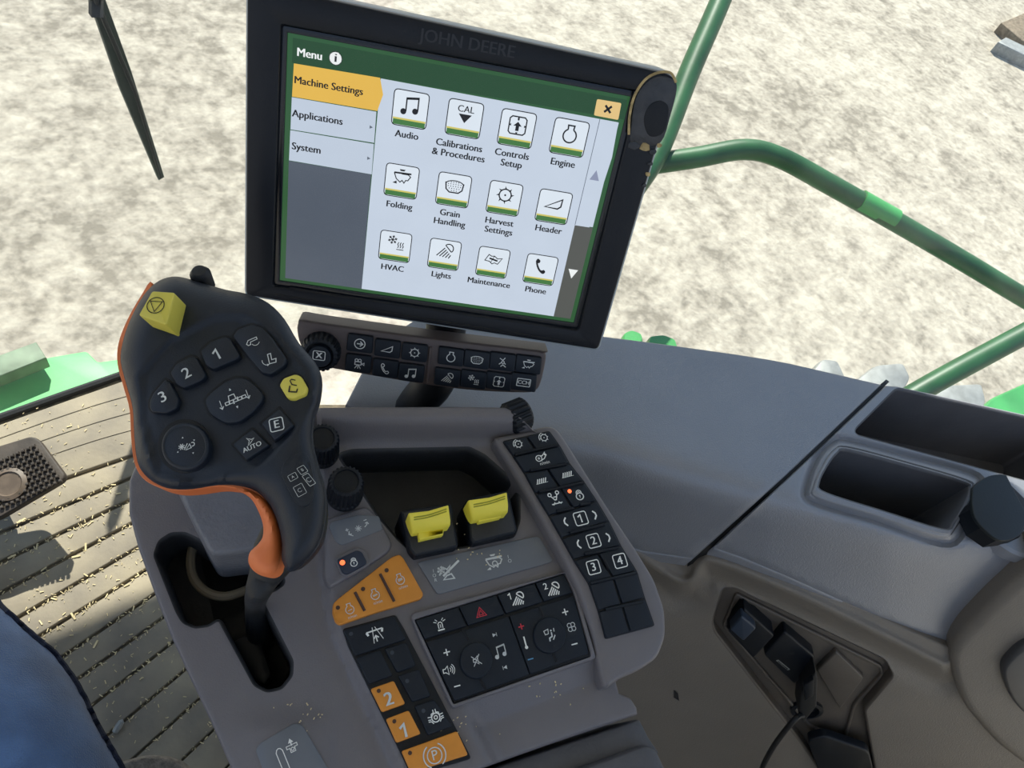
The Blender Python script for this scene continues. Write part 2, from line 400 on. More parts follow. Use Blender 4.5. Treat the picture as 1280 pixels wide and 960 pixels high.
def g_lock(p):
    p.circ(0, .25, .38, .13, 0, 180); p.line([(-.38, .25), (-.38, 0)], .13); p.line([(.38, .25), (.38, 0)], .13); p.circ(0, -.3, .55, .15, ry=.5); p.circ(0, .22, .2, .1, 0, 180)
    p.disk(0, -.2, .12); p.line([(0, -.2), (0, -.5)], .1)
def g_beacon(p):
    p.line([(-.3, -.5), (-.3, .2), (-.15, .4), (.15, .4), (.3, .2), (.3, -.5)], .13); p.line([(-.5, -.7), (.5, -.7)], .2); p.line([(0, -.4), (0, .1)], .1)
    for a in (20, 50, 130, 160): r = math.radians(a); p.line([(.5 * math.cos(r), .3 + .4 * math.sin(r)), (.95 * math.cos(r), .35 + .75 * math.sin(r))], .11)
def g_hazard(p): p.line([(-.85, -.6), (.85, -.6), (0, .85)], .14, True); p.line([(-.4, -.35), (.4, -.35), (0, .35)], .14, True)
def g_spk(p):
    p.line([(-.9, -.25), (-.55, -.25), (-.15, -.6), (-.15, .6), (-.55, .25), (-.9, .25)], .12, True)
    for k in range(3): p.circ(-.1, 0, .35 + .28 * k, .1, -50, 50, 10)
def g_mute(p): p.line([(-.5, -.2), (-.2, -.2), (.25, -.6), (.25, .6), (-.2, .2), (-.5, .2)], .12, True); p.line([(-.7, .7), (.7, -.7)], .12); p.line([(-.6, -.8), (.6, .8)], .12)
def g_next(p): p.fill([(-.6, .5), (-.6, -.5), (.4, 0)]); p.line([(.5, .5), (.5, -.5)], .14)
def g_prev(p): p.fill([(.6, .5), (.6, -.5), (-.4, 0)]); p.line([(-.5, .5), (-.5, -.5)], .14)
def g_plus(p, w=.3): p.line([(-.8, 0), (.8, 0)], w); p.line([(0, -.8), (0, .8)], w)
def g_minus(p, w=.3): p.line([(-.8, 0), (.8, 0)], w)
def g_thermo(p): p.line([(0, .9), (0, -.6)], .22); p.disk(0, -.7, .25)
def g_fan(p):
    for k in range(4): a = math.pi / 4 + k * math.pi / 2; p.circ(.45 * math.cos(a), .45 * math.sin(a), .36, .12, n=12)
    p.disk(0, 0, .12)
def g_defrost(p):
    p.line([(-.8, .7), (-.1, .85), (-.2, .2), (-.7, .15)], .12, True); p.disk(.3, .55, .14); p.line([(.3, .3), (.25, -.3), (-.2, -.45), (-.25, -.9)], .2); p.line([(.8, .8), (.75, .3)], .14); p.line([(.75, -.2), (.3, -.8)], .16)
def g_boxn(t):
    def g(p): p.rbox(0, 0, .85, .85, .3, .13); p.text(t, 0, 0, 1.5, .02)
    return g
def g_lp(p): p.line([(.35, .85), (-.1, .35), (-.15, -.2), (.35, -.85)], .3)
def g_rp(p): p.line([(-.35, .85), (.1, .35), (.15, -.2), (-.35, -.85)], .3)
def g_reel(p): g_gear(p, .14); p.circ(0, 0, .95, .12, 100, 200)
def g_slats(p):
    for k in range(5): p.line([(-.8 + k * .32, -.35), (-.5 + k * .32, .35)], .16)
    p.line([(-.95, -.35), (.9, -.35)], .07)
def g_belt(p): p.circ(-.4, .1, .45, .13); p.circ(-.4, .1, .12, .1); p.line([(-.3, .55), (.2, .35), (.8, .85)], .14); p.line([(-.3, -.35), (.4, -.1), (.9, .4)], .14); p.line([(.55, .7), (.8, .35)], .3)
def g_divide(p):
    p.circ(-.6, .6, .22, .13); p.circ(.5, .7, .22, .13); p.line([(-.5, .4), (-.1, -.2), (.1, -.2), (.4, .5)], .14); p.line([(-.2, .2), (.2, .2)], .14); p.line([(-.7, -.7), (.8, -.7)], .14); p.line([(-.5, -.85), (-.2, -.5)], .12); p.line([(.3, -.5), (.6, -.85)], .12)
def g_axle(p):
    p.circ(0, 0, .5, .13); p.circ(0, .02, .2, .12)
    for sx in (-1, 1):
        p.line([(sx * .95, .25), (sx * .5, .2), (sx * .45, .5), (sx * .15, .6), (sx * .15, .95)], .11); p.line([(sx * .95, -.05), (sx * .6, -.1)], .11); p.line([(sx * .95, -.25), (sx * .6, -.3), (sx * .4, -.6)], .11)
def g_row(p):
    p.line([(-.95, .5), (.95, .5)], .16); p.line([(-.95, .5), (-.8, .1)], .25); p.line([(.95, .5), (.8, .1)], .25); p.line([(-.15, .9), (-.4, -.9)], .08); p.line([(.15, .9), (.75, -.7)], .08)
    p.line([(0, -.8), (0, -.2)], .14); p.line([(-.3, -.4), (0, -.1), (.3, -.4)], .14)
def g_park(p): p.circ(0, 0, .62, .09); p.text('P', 0, 0, 1.1, .0); p.circ(0, 0, .95, .1, 120, 240, 12); p.circ(0, 0, .95, .1, -60, 60, 12)
def g_rpm(k):
    def g(p):
        g_engine(p, .11)
        for j in range(k + 1): p.line([(-.35, -.25 + .15 * j), (.35, -.15 + .12 * j)], .09)
        p.text('n/min', .1, -1.25, .62)
    return g
def g_unload(p): p.line([(-.9, -.1), (-.5, .5), (-.2, .3), (.1, .6), (-.1, 0)], .12); p.line([(-.6, -.2), (.9, .9)], .18); p.line([(-.6, -.5), (.3, -.5), (.1, -.1), (-.3, -.2)], .12, True); g_snow(p, -.7, .3, .35, .09)
def g_machine(p): g_combine(p, .12); p.circ(0, -.1, .25, .1)
def g_stop(p): p.circ(0, 0, .92, .1); p.line([(-.65, .45), (.65, .45), (0, -.75)], .1, True)
def g_fold(p): p.line([(-.3, .8), (-.1, .95), (.35, .75)], .12); p.line([(-.3, .8), (-.1, .3), (.45, .1)], .13); p.line([(-.35, .2), (-.5, -.5), (.35, -.7), (.5, -.3)], .16)
def g_spout(p): p.line([(-.8, -.1), (-.5, .35), (.6, .5), (.65, .2), (-.25, .05), (-.3, -.3), (-.6, -.35)], .1, True); p.circ(.35, -.1, .5, .07, 200, 340, 8)
def g_spout2(p): p.line([(-.2, .7), (.15, .75), (.2, -.05), (.7, .0), (.65, -.45), (-.1, -.5)], .1, True); p.circ(-.3, 0, .6, .07, 170, 280, 8); p.fill([(-.35, -.75), (-.1, -.55), (-.4, -.45)])
def g_head(p):
    p.line([(-.5, .1), (-.42, .6), (.1, .6), (.15, .1)], .08)
    for k in range(5): p.line([(-.9 + k * .4, -.2), (-.55 + k * .4, -.2), (-.55 + k * .4, .08), (-.9 + k * .4, .08)], .08, True)
    p.line([(-.15, .0), (-.15, -.35)], .12); p.line([(.3, .2), (.3, .0)], .12)
    p.fill([(-.2, 1.05), (.02, 1.05), (-.09, 1.3)]); p.fill([(-.1, -.65), (.12, -.65), (0, -.9)])
    for x in (-1.3, 1.25): p.line([(x, .5), (x, -.35)], .06); p.line([(x - .18, -.15), (x, -.4), (x + .18, -.15)], .08)
def g_stick(p):
    g_snow(p, -.35, .0, .3, .08, 8); p.line([(-.15, -.35), (.2, .2)], .08); p.line([(0, -.4), (.4, .1), (.5, -.3)], .08, True); p.circ(.65, .0, .18, .08, -120, 120, 8)
    for x, y, a in ((-.15, .85, 90), (.85, .35, 20), (.6, -.85, -90), (-.75, -.4, 200)):
        r = math.radians(a); p.fill([(x + .1 * math.cos(r + q), y + .1 * math.sin(r + q)) for q in (0, 2.2, -2.2)])
def g_auto(p): p.line([(-.2, 1.0), (.35, .55), (.75, .6), (.1, .15), (-.35, -.1), (.05, .5)], .1, True); p.text('AUTO', .1, -.5, .95, .02)
def put(mb, pt, x, y, h, size, d, glyph, m=white, **k):
    p = Pen(mb, pt, x, y, h, size, d, m, **k); glyph(p); return p
# ================================================================ OUTSIDE
GZ = -2.3
def gravel():
    m = bpy.data.materials.new('pale gravel'); m.use_nodes = True; nt = m.node_tree; b = nt.nodes['Principled BSDF']; b.inputs['Roughness'].default_value = .95; b.inputs['Specular IOR Level'].default_value = .1
    tc = nt.nodes.new('ShaderNodeTexCoord')
    def noise(sc, det, dist=0):
        n = nt.nodes.new('ShaderNodeTexNoise'); n.inputs['Scale'].default_value = sc; n.inputs['Detail'].default_value = det; n.inputs['Distortion'].default_value = dist; nt.links.new(tc.outputs['Object'], n.inputs['Vector']); return n
    n1 = noise(5.5, 5, .4); n2 = noise(22, 4); n3 = noise(.5, 3)
    v = nt.nodes.new('ShaderNodeTexVoronoi'); v.inputs['Scale'].default_value = 17; nt.links.new(tc.outputs['Object'], v.inputs['Vector'])
    def math_(op, a, b_):
        q = nt.nodes.new('ShaderNodeMath'); q.operation = op
        for i, s in enumerate((a, b_)):
            if isinstance(s, (int, float)): q.inputs[i].default_value = s
            else: nt.links.new(s, q.inputs[i])
        return q.outputs[0]
    s1 = math_('MULTIPLY', n1.outputs['Fac'], .5); s2 = math_('MULTIPLY', n2.outputs['Fac'], .35); s3 = math_('MULTIPLY', n3.outputs['Fac'], .25)
    s = math_('ADD', math_('ADD', s1, s2), s3)
    cr_ = nt.nodes.new('ShaderNodeValToRGB'); nt.links.new(s, cr_.inputs[0]); e = cr_.color_ramp.elements
    e[0].position = .42; e[0].color = S(132, 125, 112) + (1,); e[1].position = .66; e[1].color = S(188, 180, 163) + (1,)
    q = cr_.color_ramp.elements.new(.53); q.color = S(164, 156, 141) + (1,)
    nt.links.new(cr_.outputs[0], b.inputs['Base Color'])
    bp = nt.nodes.new('ShaderNodeBump'); bp.inputs['Strength'].default_value = .7; bp.inputs['Distance'].default_value = .025
    hh = math_('ADD', s, math_('MULTIPLY', v.outputs['Distance'], .25)); nt.links.new(hh, bp.inputs['Height']); nt.links.new(bp.outputs['Normal'], b.inputs['Normal'])
    return m
mb = MB(); g = gravel(); mb.add([V((-60, -60, GZ)), V((60, -60, GZ)), V((60, 60, GZ)), V((-60, 60, GZ))], [(0, 1, 2, 3)], g); struct(mb.build('ground', smooth=False))
# handrail of the ladder landing
hr = thing('handrail', 'bent green tubular handrail outside the window, right of the display', 'handrail', at(1000, 300, 2.2))
def rail(pts, r, foot=None): 
    q = cr(([tuple(at(*pts[0]) * 1.0 - V((0, 0, at(*pts[0]).z + .37)))] if foot == 0 else []) + [tuple(at(*p)) for p in pts] + ([tuple(at(*pts[-1]) - V((0, 0, at(*pts[-1]).z + .37)))] if foot == 1 else []), 8, False); m = MB(); m.tube(q, r, grn, 14); return m
rail([(935, -95, 1.75), (905, -10, 1.7), (862, 90, 1.65), (822, 190, 1.6), (778, 258, 1.56), (730, 350, 1.52), (700, 430, 1.5)], .0235, 1).build('upright_tube', hr)
m = rail([(808, 206, 1.62), (870, 197, 1.64), (930, 187, 1.66), (975, 197, 1.68), (1040, 232, 1.7), (1130, 283, 1.74), (1210, 330, 1.78), (1300, 384, 1.82), (1500, 500, 1.92)], .0225)
a, b_ = at(1075, 250, 1.712), at(1118, 274, 1.732); m.tube([a, b_], .0236, grnb, 14); m.build('top_tube', hr)
rail([(1100, 517, 1.59), (1130, 500, 1.6), (1190, 466, 1.62), (1300, 407, 1.66), (1500, 300, 1.7)], .023, 0).build('lower_tube', hr)
def block(name, pts, pl, h1, h0, m, r=3, rh=.01, parent=None, **k):
    q = MB(); q.solid(rnd(pts, r * 2), pl, m, h1, h0, r, rh, bottom=True, **k); return q.build(name, parent)
LP = horiz(-.35)
o = block('landing_plate', [(1240, 497), (1300, 470), (1420, 500), (1400, 620), (1200, 640), (700, 620), (600, 500), (640, 470), (760, 455), (960, 490), (1105, 520), (1200, 538)], LP, 0, -.04, grnb); tag(o, 'bright green metal landing plate at the right edge below the handrail', 'plate')
for i, (pts, lab) in enumerate((([(1010, 470), (1028, 447), (1048, 449), (1060, 475), (1040, 500)], 'smallest pale grey step tread, leftmost beyond the side console sill'),
            ([(1065, 478), (1095, 455), (1130, 452), (1140, 472), (1120, 505), (1080, 500)], 'pale grey step tread between the two others beyond the sill'),
            ([(1160, 500), (1185, 480), (1228, 478), (1234, 500), (1225, 530), (1170, 530)], 'pale grey step tread nearest the bright green landing plate'))):
    o = block('step_tread', pts, horiz(-.29), 0, -.06, steel, 3, .02); tag(o, lab, 'step', 'step treads beyond the sill')
o = block('fender_knob', [(778, 430), (780, 415), (790, 411), (803, 416), (806, 432)], horiz(-.1), 0, -.25, grnb, 2, .02); tag(o, 'left of two small green bumps above the side console edge', 'bump', 'green bumps behind the sill')
o = block('fender_knob', [(808, 435), (812, 419), (830, 417), (845, 423), (850, 440)], horiz(-.1), 0, -.25, grnb, 2, .02); tag(o, 'right of two small green bumps above the side console edge', 'bump', 'green bumps behind the sill')
# timber top right on the gravel
GP = horiz(GZ)
tb = thing('timber_block', 'small weathered wooden block on the gravel in the top right corner', 'block', GP(1270, 45))
for nm, pts, mm in (('plank', [(1252, 28), (1290, 12), (1300, 30), (1300, 60), (1278, 50)], wood), ('plank', [(1248, 52), (1258, 46), (1300, 66), (1300, 78)], steel)):
    q = MB(); q.solid(pts, GP, mm, .12, .0, 1.5, .01); q.build(nm, tb)
# green deck in front of the windshield, lower left
o = block('front_deck_panel', [(-60, 530), (-60, 455), (0, 470), (60, 446), (108, 438), (122, 452), (150, 448), (260, 430), (260, 470), (165, 500), (0, 560)], horiz(-.12), 0, -.05, mat('pale green dusty paint', S(96, 186, 112), .5, bump=.2, var=.15, vscale=8), 2, .01); tag(o, 'pale green painted deck panel outside the windshield, beside the floor edge', 'panel')
gr = thing('deck_grating', 'grey green slotted step left of the pale green panel', 'step', horiz(-.10)(20, 460))
q = MB(); q.solid([(-60, 460), (-10, 447), (45, 427), (58, 447), (0, 470), (-60, 492)], horiz(-.10), mat('grey green metal', S(112, 132, 108), .6, var=.2), .03, 0, 1, .004)
for k in range(0): x = -50 + k * 12; q.solid([(x, 470 - k * 4), (x + 2, 470 - k * 4), (x + 6, 456 - k * 4), (x + 4, 456 - k * 4)], horiz(-.10), steel, .036, .03, .3, .001)
q.build('tread', gr)
# ================================================================ CAB SHELL
fr = [FLOOR(-500, 690), FLOOR(0, 524), FLOOR(90, 492), FLOOR(170, 464), FLOOR(300, 424), FLOOR(420, 392)]
fl_pts = [fr[0], fr[1], fr[2], fr[3], fr[4], fr[5]]
xR = fr[5].x
mb = MB(); back = -1.0
poly = [(p.x, p.y) for p in fl_pts[:4] + [FLOOR(290, 430), FLOOR(345, 505), FLOOR(560, 505)]] + [(xR + .6, FLOOR(560, 505).y - .2), (xR + .6, back), (fr[0].x, back)]
mb.solid(poly, lambda x, y, h: V((x, y, h)), matg, 0, -.08, .004, .004, bottom=True); struct(mb.build('floor'))
q = MB(); q.tube([p + V((0, 0, .004)) for p in fl_pts[:4] + [FLOOR(290, 430)]], .007, rubber, 8); struct(q.build('trim_1'), 'thin black seal along the front floor edge')
# floor mat of rubber slats
gro = [(165, 570, -.34), (157, 600, -.42), (160, 626, -.48), (161, 656, -.53), (171, 685, -.585), (181, 713, -.62), (192, 743, -.68), (202, 773, -.72), (213, 805, -.78), (228, 840, -.84), (244, 878, -.9), (261, 918, -.95), (280, 962, -1.0), (300, 1010, -1.05), (320, 1060, -1.1)]
fm = thing('floor_mat', 'dusty grey rubber floor mat with long raised ribs left of the armrest', 'mat', FLOOR(150, 700))
q = MB(); X0, X1 = -260, 330
def gl(g, x): return g[1] + g[2] * (x - g[0])
top = [(-260, 622), (0, 530), (90, 498), (170, 470), (250, 448), (285, 440), (330, 500)]
A0 = [(x, gl(gro[0], x) - 2) for x in (330, 250, 165, 80, 0, -100, -260)]
q.solid(top + A0, FLOOR, matm, .006, 0, 2, .004, rs=30)
for i in range(len(gro) - 1):
    a, b_ = gro[i], gro[i + 1]
    pts = [(X0, gl(a, X0) + 2.5), (0, gl(a, 0) + 2.5), (X1, gl(a, X1) + 1.5), (X1, gl(b_, X1) - 1.5), (0, gl(b_, 0) - 2.5), (X0, gl(b_, X0) - 2.5)]
    q.solid(pts, FLOOR, matm, .006, 0, 1.6, .003, rs=40)
for k in range(3):   # low curved ribs near the windshield
    y0 = 500 + k * 22; pp = [(-40, y0 + 62), (60, y0 + 26), (130, y0 + 3), (200, y0 - 16)]
    pp = cr(pp, 5, False); q.tube([FLOOR(x, y, .0055) for x, y in pp], .0022, matm, 6)
q.build('rubber_slats', fm, ang=50)
q = MB()
for k in range(1500):
    a = random.choice(gro[1:13]); x = random.uniform(-10, 300); y = gl(a, x) + random.gauss(1.5, 2.6)
    if random.random() < .35: y = random.uniform(500, 930)
    L = random.uniform(.0006, .0028) * (1 if random.random() < .96 else 2.2); th = random.uniform(0, math.pi); o = FLOOR(x, y, .0075)
    d = V((math.cos(th), math.sin(th), random.uniform(-.1, .25))).normalized(); n = d.cross(UP).normalized()
    if inside(x, y, [(-50, 470), (190, 455), (190, 600), (330, 960), (300, 1000), (-50, 1000)]): q.box(o, d * L, n * L * .22, UP * .0004, straw)
tag(q.build('straw_chaff', None, False), 'pale straw chaff scattered in the mat grooves', 'chaff', kind='stuff')
o = MB(); p0 = FLOOR(148, 908, .012); o.lathe(p0, V((.4, .3, .1)), [(.0, -.010), (.004, -.008), (.005, 0), (.004, .007), (0, .010)], steel, 10); tag(o.build('pebble'), 'small pale pebble on the dark mat near the jeans', 'pebble')
# pedal
PD = Plane(FLOOR(40, 600, .12), W(V((0, 0, -1))).lerp(UP, .65))
pd = thing('brake_pedal', 'worn black ribbed foot pedal with round centre at left edge', 'pedal', FLOOR(20, 650))
q = MB(); pdo = c(0, 380, 3, [(-130, 570), (115, 495), (145, 505), (245, 640), (235, 662), (0, 800), (-60, 820), (-200, 640)]); q.solid(rnd(pdo, 5), PD, pedm, 0, -.012, 2, .003, bottom=True)
for i in range(9):
    for j in range(12):
        u, w = (i + .5) / 9, (j + .5) / 12
        x = (-40 + 80 * w) + (38 * u) + 2; y = 583 - 36 * w + 50 * u * .98 + 6
        if math.hypot(x - 10, y - 605) < 17 or x > 79: continue
        if inside(x, y, pdo): q.solid([(x - 2.3, y - 1.2), (x + 1.9, y - 2.6), (x + 2.6, y + 1.0), (x - 1.6, y + 2.2)], PD, pedm, .005, 0, .8, .0015, n=2)
q.build('pedal_plate', pd)
q = MB(); q.lathe(PD(12, 606, 0), PD.n, [(.024, 0), (.024, .004), (.018, .006), (.016, .004), (0, .004)], mat('scuffed brown rubber', S(92, 78, 64), .5, var=.2, vscale=60), 28); q.build('round_badge', pd)
q = MB(); q.tube([PD(5, 610, -.01), PD(5, 610, -.05), FLOOR(-40, 560, .02), FLOOR(-55, 545, 0)], .012, pedm, 10); q.build('pedal_arm', pd)
# walls, roof, glass
def glassm():
    m = bpy.data.materials.new('window glass'); m.use_nodes = True; nt = m.node_tree; nt.nodes.clear()
    o = nt.nodes.new('ShaderNodeOutputMaterial'); mx = nt.nodes.new('ShaderNodeMixShader'); t = nt.nodes.new('ShaderNodeBsdfTransparent'); g = nt.nodes.new('ShaderNodeBsdfGlossy')
    d = nt.nodes.new('ShaderNodeBsdfDiffuse'); d.inputs['Color'].default_value = (.9, .9, .86, 1); m2 = nt.nodes.new('ShaderNodeMixShader')
    n = nt.nodes.new('ShaderNodeTexNoise'); n.inputs['Scale'].default_value = 5; n.inputs['Detail'].default_value = 8; tc = nt.nodes.new('ShaderNodeTexCoord'); nt.links.new(tc.outputs['Object'], n.inputs[0])
    mr = nt.nodes.new('ShaderNodeMapRange'); mr.inputs[1].default_value = .3; mr.inputs[2].default_value = .75; mr.inputs[3].default_value = .01; mr.inputs[4].default_value = .06; nt.links.new(n.outputs['Fac'], mr.inputs[0])
    t.inputs['Color'].default_value = (.95, .98, .96, 1); g.inputs['Roughness'].default_value = .02; mx.inputs[0].default_value = .03
    nt.links.new(t.outputs[0], mx.inputs[1]); nt.links.new(g.outputs[0], mx.inputs[2]); nt.links.new(mr.outputs[0], m2.inputs[0]); nt.links.new(mx.outputs[0], m2.inputs[1]); nt.links.new(d.outputs[0], m2.inputs[2]); nt.links.new(m2.outputs[0], o.inputs[0]); return m
GL = glassm(); ROOF = 2.05
wp = [fr[0], fr[1], fr[3], fr[5]]
q = MB(); pts = cr([(p.x, p.y) for p in wp], 6, False)
lean = [V((x, y, .01)) for x, y in pts] + [V((x, y, ROOF)) + V((0, .25, 0)) for x, y in pts]; n = len(pts)
q.add(lean, [(i, i + 1, n + i + 1, n + i) for i in range(n - 1)], GL); win1 = struct(q.build('window_1'), 'large clear dusty windshield')
sill = [SIDE(440, 385), SIDE(600, 400), SIDE(750, 417), SIDE(960, 446), SIDE(1105, 478), SIDE(1280, 516), SIDE(1500, 560)]
q = MB(); ls = [p + V((0, 0, -.004)) + (p - CAM).normalized() * .008 for p in sill]; n = len(ls)
q.add(ls + [V((p.x, p.y, ROOF)) for p in ls], [(i, i + 1, n + i + 1, n + i) for i in range(n - 1)], GL); struct(q.build('window_2'), 'clear side window above the side console')
# ================================================================ SIDE CONSOLE
sc_ = thing('side_console', 'long blue grey moulded side console under the window with seam, tray and pocket', 'console', SIDE(1000, 600, -.6))
crease = [(420, 520), (560, 535), (740, 565), (850, 597), (959, 628), (1110, 662), (1300, 697), (1500, 720)]
def hS(x, y):
    # going down in the picture past the crease the surface folds down towards the floor
    cyy = None
    for i in range(len(crease) - 1):
        if crease[i][0] <= x <= crease[i + 1][0]:
            t = (x - crease[i][0]) / (crease[i + 1][0] - crease[i][0]); cyy = crease[i][1] * (1 - t) + crease[i + 1][1] * t
    if cyy is None: cyy = crease[0][1] if x < crease[0][0] else crease[-1][1]
    d = y - cyy; k = 10
    return -.00125 * (math.log1p(math.exp(max(-30, min(30, d / k)))) * k)
front = cr([(1103, 480), (1030, 463), (960, 448), (850, 432), (750, 419), (600, 402), (520, 398)], 3, False) + [(470, 430), (432, 505), (560, 600), (700, 655), (803, 690), (866, 699), (985, 592)]
q = MB(); q.solid(front, SIDE, sidem, 0, -.02, 2.5, .003, hf=hS, step=12, rs=14, rel=True); q.build('front_panel', sc_, ang=50)
tray = rnd(c(1000, 470, 4.175, [(505, 68), (1400, 268), (1400, 600), (300, 300), (292, 280)]), 6)
pock = cr(c(1000, 470, 4.175, [(110, 555), (150, 470), (200, 405), (255, 392), (550, 470), (850, 555), (885, 580), (870, 640), (800, 760), (740, 788), (420, 690), (140, 600)]), 4)
pr_o = cr(c(1000, 470, 4.175, [(78, 570), (130, 450), (180, 385), (250, 368), (555, 447), (870, 540), (905, 580), (895, 640), (815, 790), (735, 832), (400, 722), (100, 630)]), 4)
groove = cr(c(1000, 470, 4.175, [(35, 580), (90, 430), (165, 350), (245, 335), (565, 420), (890, 510), (945, 570), (925, 660), (845, 820), (740, 870), (390, 755), (60, 655)]), 4)
def hR(x, y):
    h = hS(x, y); d = segd(x, y, groove); return h - .006 * math.exp(-(d / 4.5) ** 2)
pod = cr([(1320, 700), (1280, 728), (1240, 762), (1210, 790), (1191, 815)], 4, False)
rear = [(1108, 481), (1122, 482), (1200, 499), (1280, 517), (1500, 560), (1500, 700)] + pod + [(1150, 797), (1060, 756), (985, 722), (925, 697), (893, 686), (895, 681), (990, 593)]
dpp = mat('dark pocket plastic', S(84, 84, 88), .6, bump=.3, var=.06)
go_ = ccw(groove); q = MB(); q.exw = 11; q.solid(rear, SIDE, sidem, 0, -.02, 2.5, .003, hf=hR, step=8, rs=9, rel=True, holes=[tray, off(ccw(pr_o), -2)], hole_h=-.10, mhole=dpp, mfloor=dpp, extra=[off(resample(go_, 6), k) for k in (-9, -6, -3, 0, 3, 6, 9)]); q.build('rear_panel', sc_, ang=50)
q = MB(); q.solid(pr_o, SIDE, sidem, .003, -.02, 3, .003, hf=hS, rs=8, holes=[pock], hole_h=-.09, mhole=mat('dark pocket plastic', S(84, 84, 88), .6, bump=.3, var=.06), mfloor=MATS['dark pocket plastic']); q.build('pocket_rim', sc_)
q = MB(); q.solid([(1108, 474), (1112, 477), (985, 597), (893, 692), (862, 706), (866, 696), (980, 590)], SIDE, mat('black seam gasket', S(14, 16, 18), .6, var=.05), -.005, -.02, .5, .0005, hf=hS, rs=6, rel=True); q.build('seam_gasket', sc_)
# seam gasket + wall
LIP = [(700, 640), (790, 683), (853, 722), (872, 700), (900, 698), (1000, 738), (1100, 786), (1180, 826), (1200, 870), (1260, 930)]
wa, wb = SIDE(880, 703, hS(880, 703) - .010), SIDE(1180, 822, hS(1180, 822) - .010)
wd = (wb - wa).normalized(); wn = wd.cross(UP).normalized()
if wn.dot(CAM - wa) < 0: wn = -wn
wn = (wn + UP * .25).normalized(); WALL = Plane(wa, wn)
LIPS = cr(LIP[:8], 5, False)
def hW(x, y):
    d = -side_of(x, y, LIPS); return .009 * math.exp(-((d - 6) / 8) ** 2) - .007 * math.exp(-((d - 27) / 12) ** 2)
def shiftl(l, k): return [(x, y + k) for x, y in l]
outl = rnd(c(860, 700, 3.048, [(135, 112), (178, 112), (750, 385), (780, 440), (670, 572), (720, 860), (560, 880), (440, 700), (105, 270), (98, 235)]), 5)
q = MB(); q.exw = 24; q.solid([(560, 650), (700, 660), (800, 682), (864, 697), (893, 684), (925, 696), (985, 720), (1060, 754), (1150, 795), (1215, 822), (1330, 840), (1330, 1200), (560, 1200)], WALL, wallm, 0, -.03, 3, .003, hf=hW, step=7, rs=7, holes=[outl], hole_h=-.02, mhole=wallm2, extra=[resample(shiftl(LIPS, k), 6, False) for k in (-5, -2, 1, 4, 7, 10, 13, 17, 21, 26, 31, 37)])
wr = q.build('wall_right', ang=60); struct(wr, 'beige grey moulded side wall below the console')
op = thing('outlet_panel', 'recessed brown power outlet panel in the side wall below the console', 'panel', WALL(1000, 850, -.02))
q = MB(); pin = off(ccw(outl), 4); q.solid(pin, WALL, wallm2, -.013, -.022, .5, .0005)
inn = rnd(c(860, 700, 3.048, [(182, 128), (740, 405), (748, 440), (640, 560), (600, 700), (470, 650), (130, 255)]), 5); inn2 = off(ccw(inn), -4)
q.solid(inn, WALL, wallm2, -.009, -.014, 1.5, .002, holes=[inn2]); q.build('back_plate', op)
def wk(pts): return c(860, 700, 3.048, pts)
q = MB(); q.solid(rnd(wk([(150, 272), (215, 186), (330, 290), (250, 378)]), 3), WALL, blk2, .006, -.014, 2, .003); q.solid(rnd(wk([(160, 268), (205, 215), (262, 262), (212, 312)]), 3), WALL, mat('blue black cap', S(40, 52, 68), .4, var=.1), .016, .004, 2, .003); q.build('socket_cap', op, label='blue black hinged socket cap')
q = MB(); q.solid(rnd(wk([(288, 362), (368, 272), (485, 370), (408, 478)]), 4), WALL, blk2, .002, -.014, 2, .003)
p = Pen(q, WALL, *wk([(362, 400)])[0], .002, 8, (.75, .62), steel); p.rfill(0, 0, 1.2, .16, .05); p.rfill(.05, -.04, 1.0, .09, .03, blk2); p = Pen(q, WALL, *wk([(396, 356)])[0], .002, 5, (1, 0), rubber); p.disk(0, 0, .7); q.build('usb_socket', op)
q = MB(); q.solid(rnd(wk([(490, 422), (565, 348), (672, 450), (580, 572)]), 3), WALL, wallm2, -.006, -.014, 2, .003); q.build('blank_cover', op)
q = MB(); q.lathe(WALL(*wk([(450, 560)])[0], -.014), WALL.n, [(.021, 0), (.021, .006), (.016, .007), (.015, .001), (0, .001)], blk2, 28); q.build('round_socket', op)
q = MB(); q.lathe(WALL(*wk([(560, 760)])[0], -.014), WALL.n, [(.036, 0), (.036, .010), (.033, .013), (0, .014)], blk2, 32); q.solid(rnd(wk([(455, 690), (520, 672), (690, 730), (720, 860), (560, 900), (490, 790)]), 6), WALL, blk2, .012, .0, 2, .003); q.build('round_cap', op, label='round black rubber socket cap')
cb = thing('charging_cable', 'black plug and cable in the round socket hanging down the wall', 'cable', WALL(1000, 870, 0))
q = MB(); q.solid(rnd(wk([(432, 500), (486, 425), (494, 455), (490, 560), (440, 622), (420, 590)]), 2), WALL, rubber, .022, -.006, 1.5, .002, bottom=True); q.solid(rnd(wk([(440, 480), (480, 455), (478, 520), (446, 540)]), 2), WALL, blk2, .027, .02, 1, .002); q.build('plug', cb)
q = MB(); path = cr([tuple(WALL(x, y, h)) for (x, y), h in zip(wk([(445, 590), (415, 600), (370, 650), (320, 720), (280, 800), (262, 880)]), (.015, .03, .035, .035, .03, .03))], 6, False); q.tube(path, .0035, rubber, 10); q.build('cord', cb)
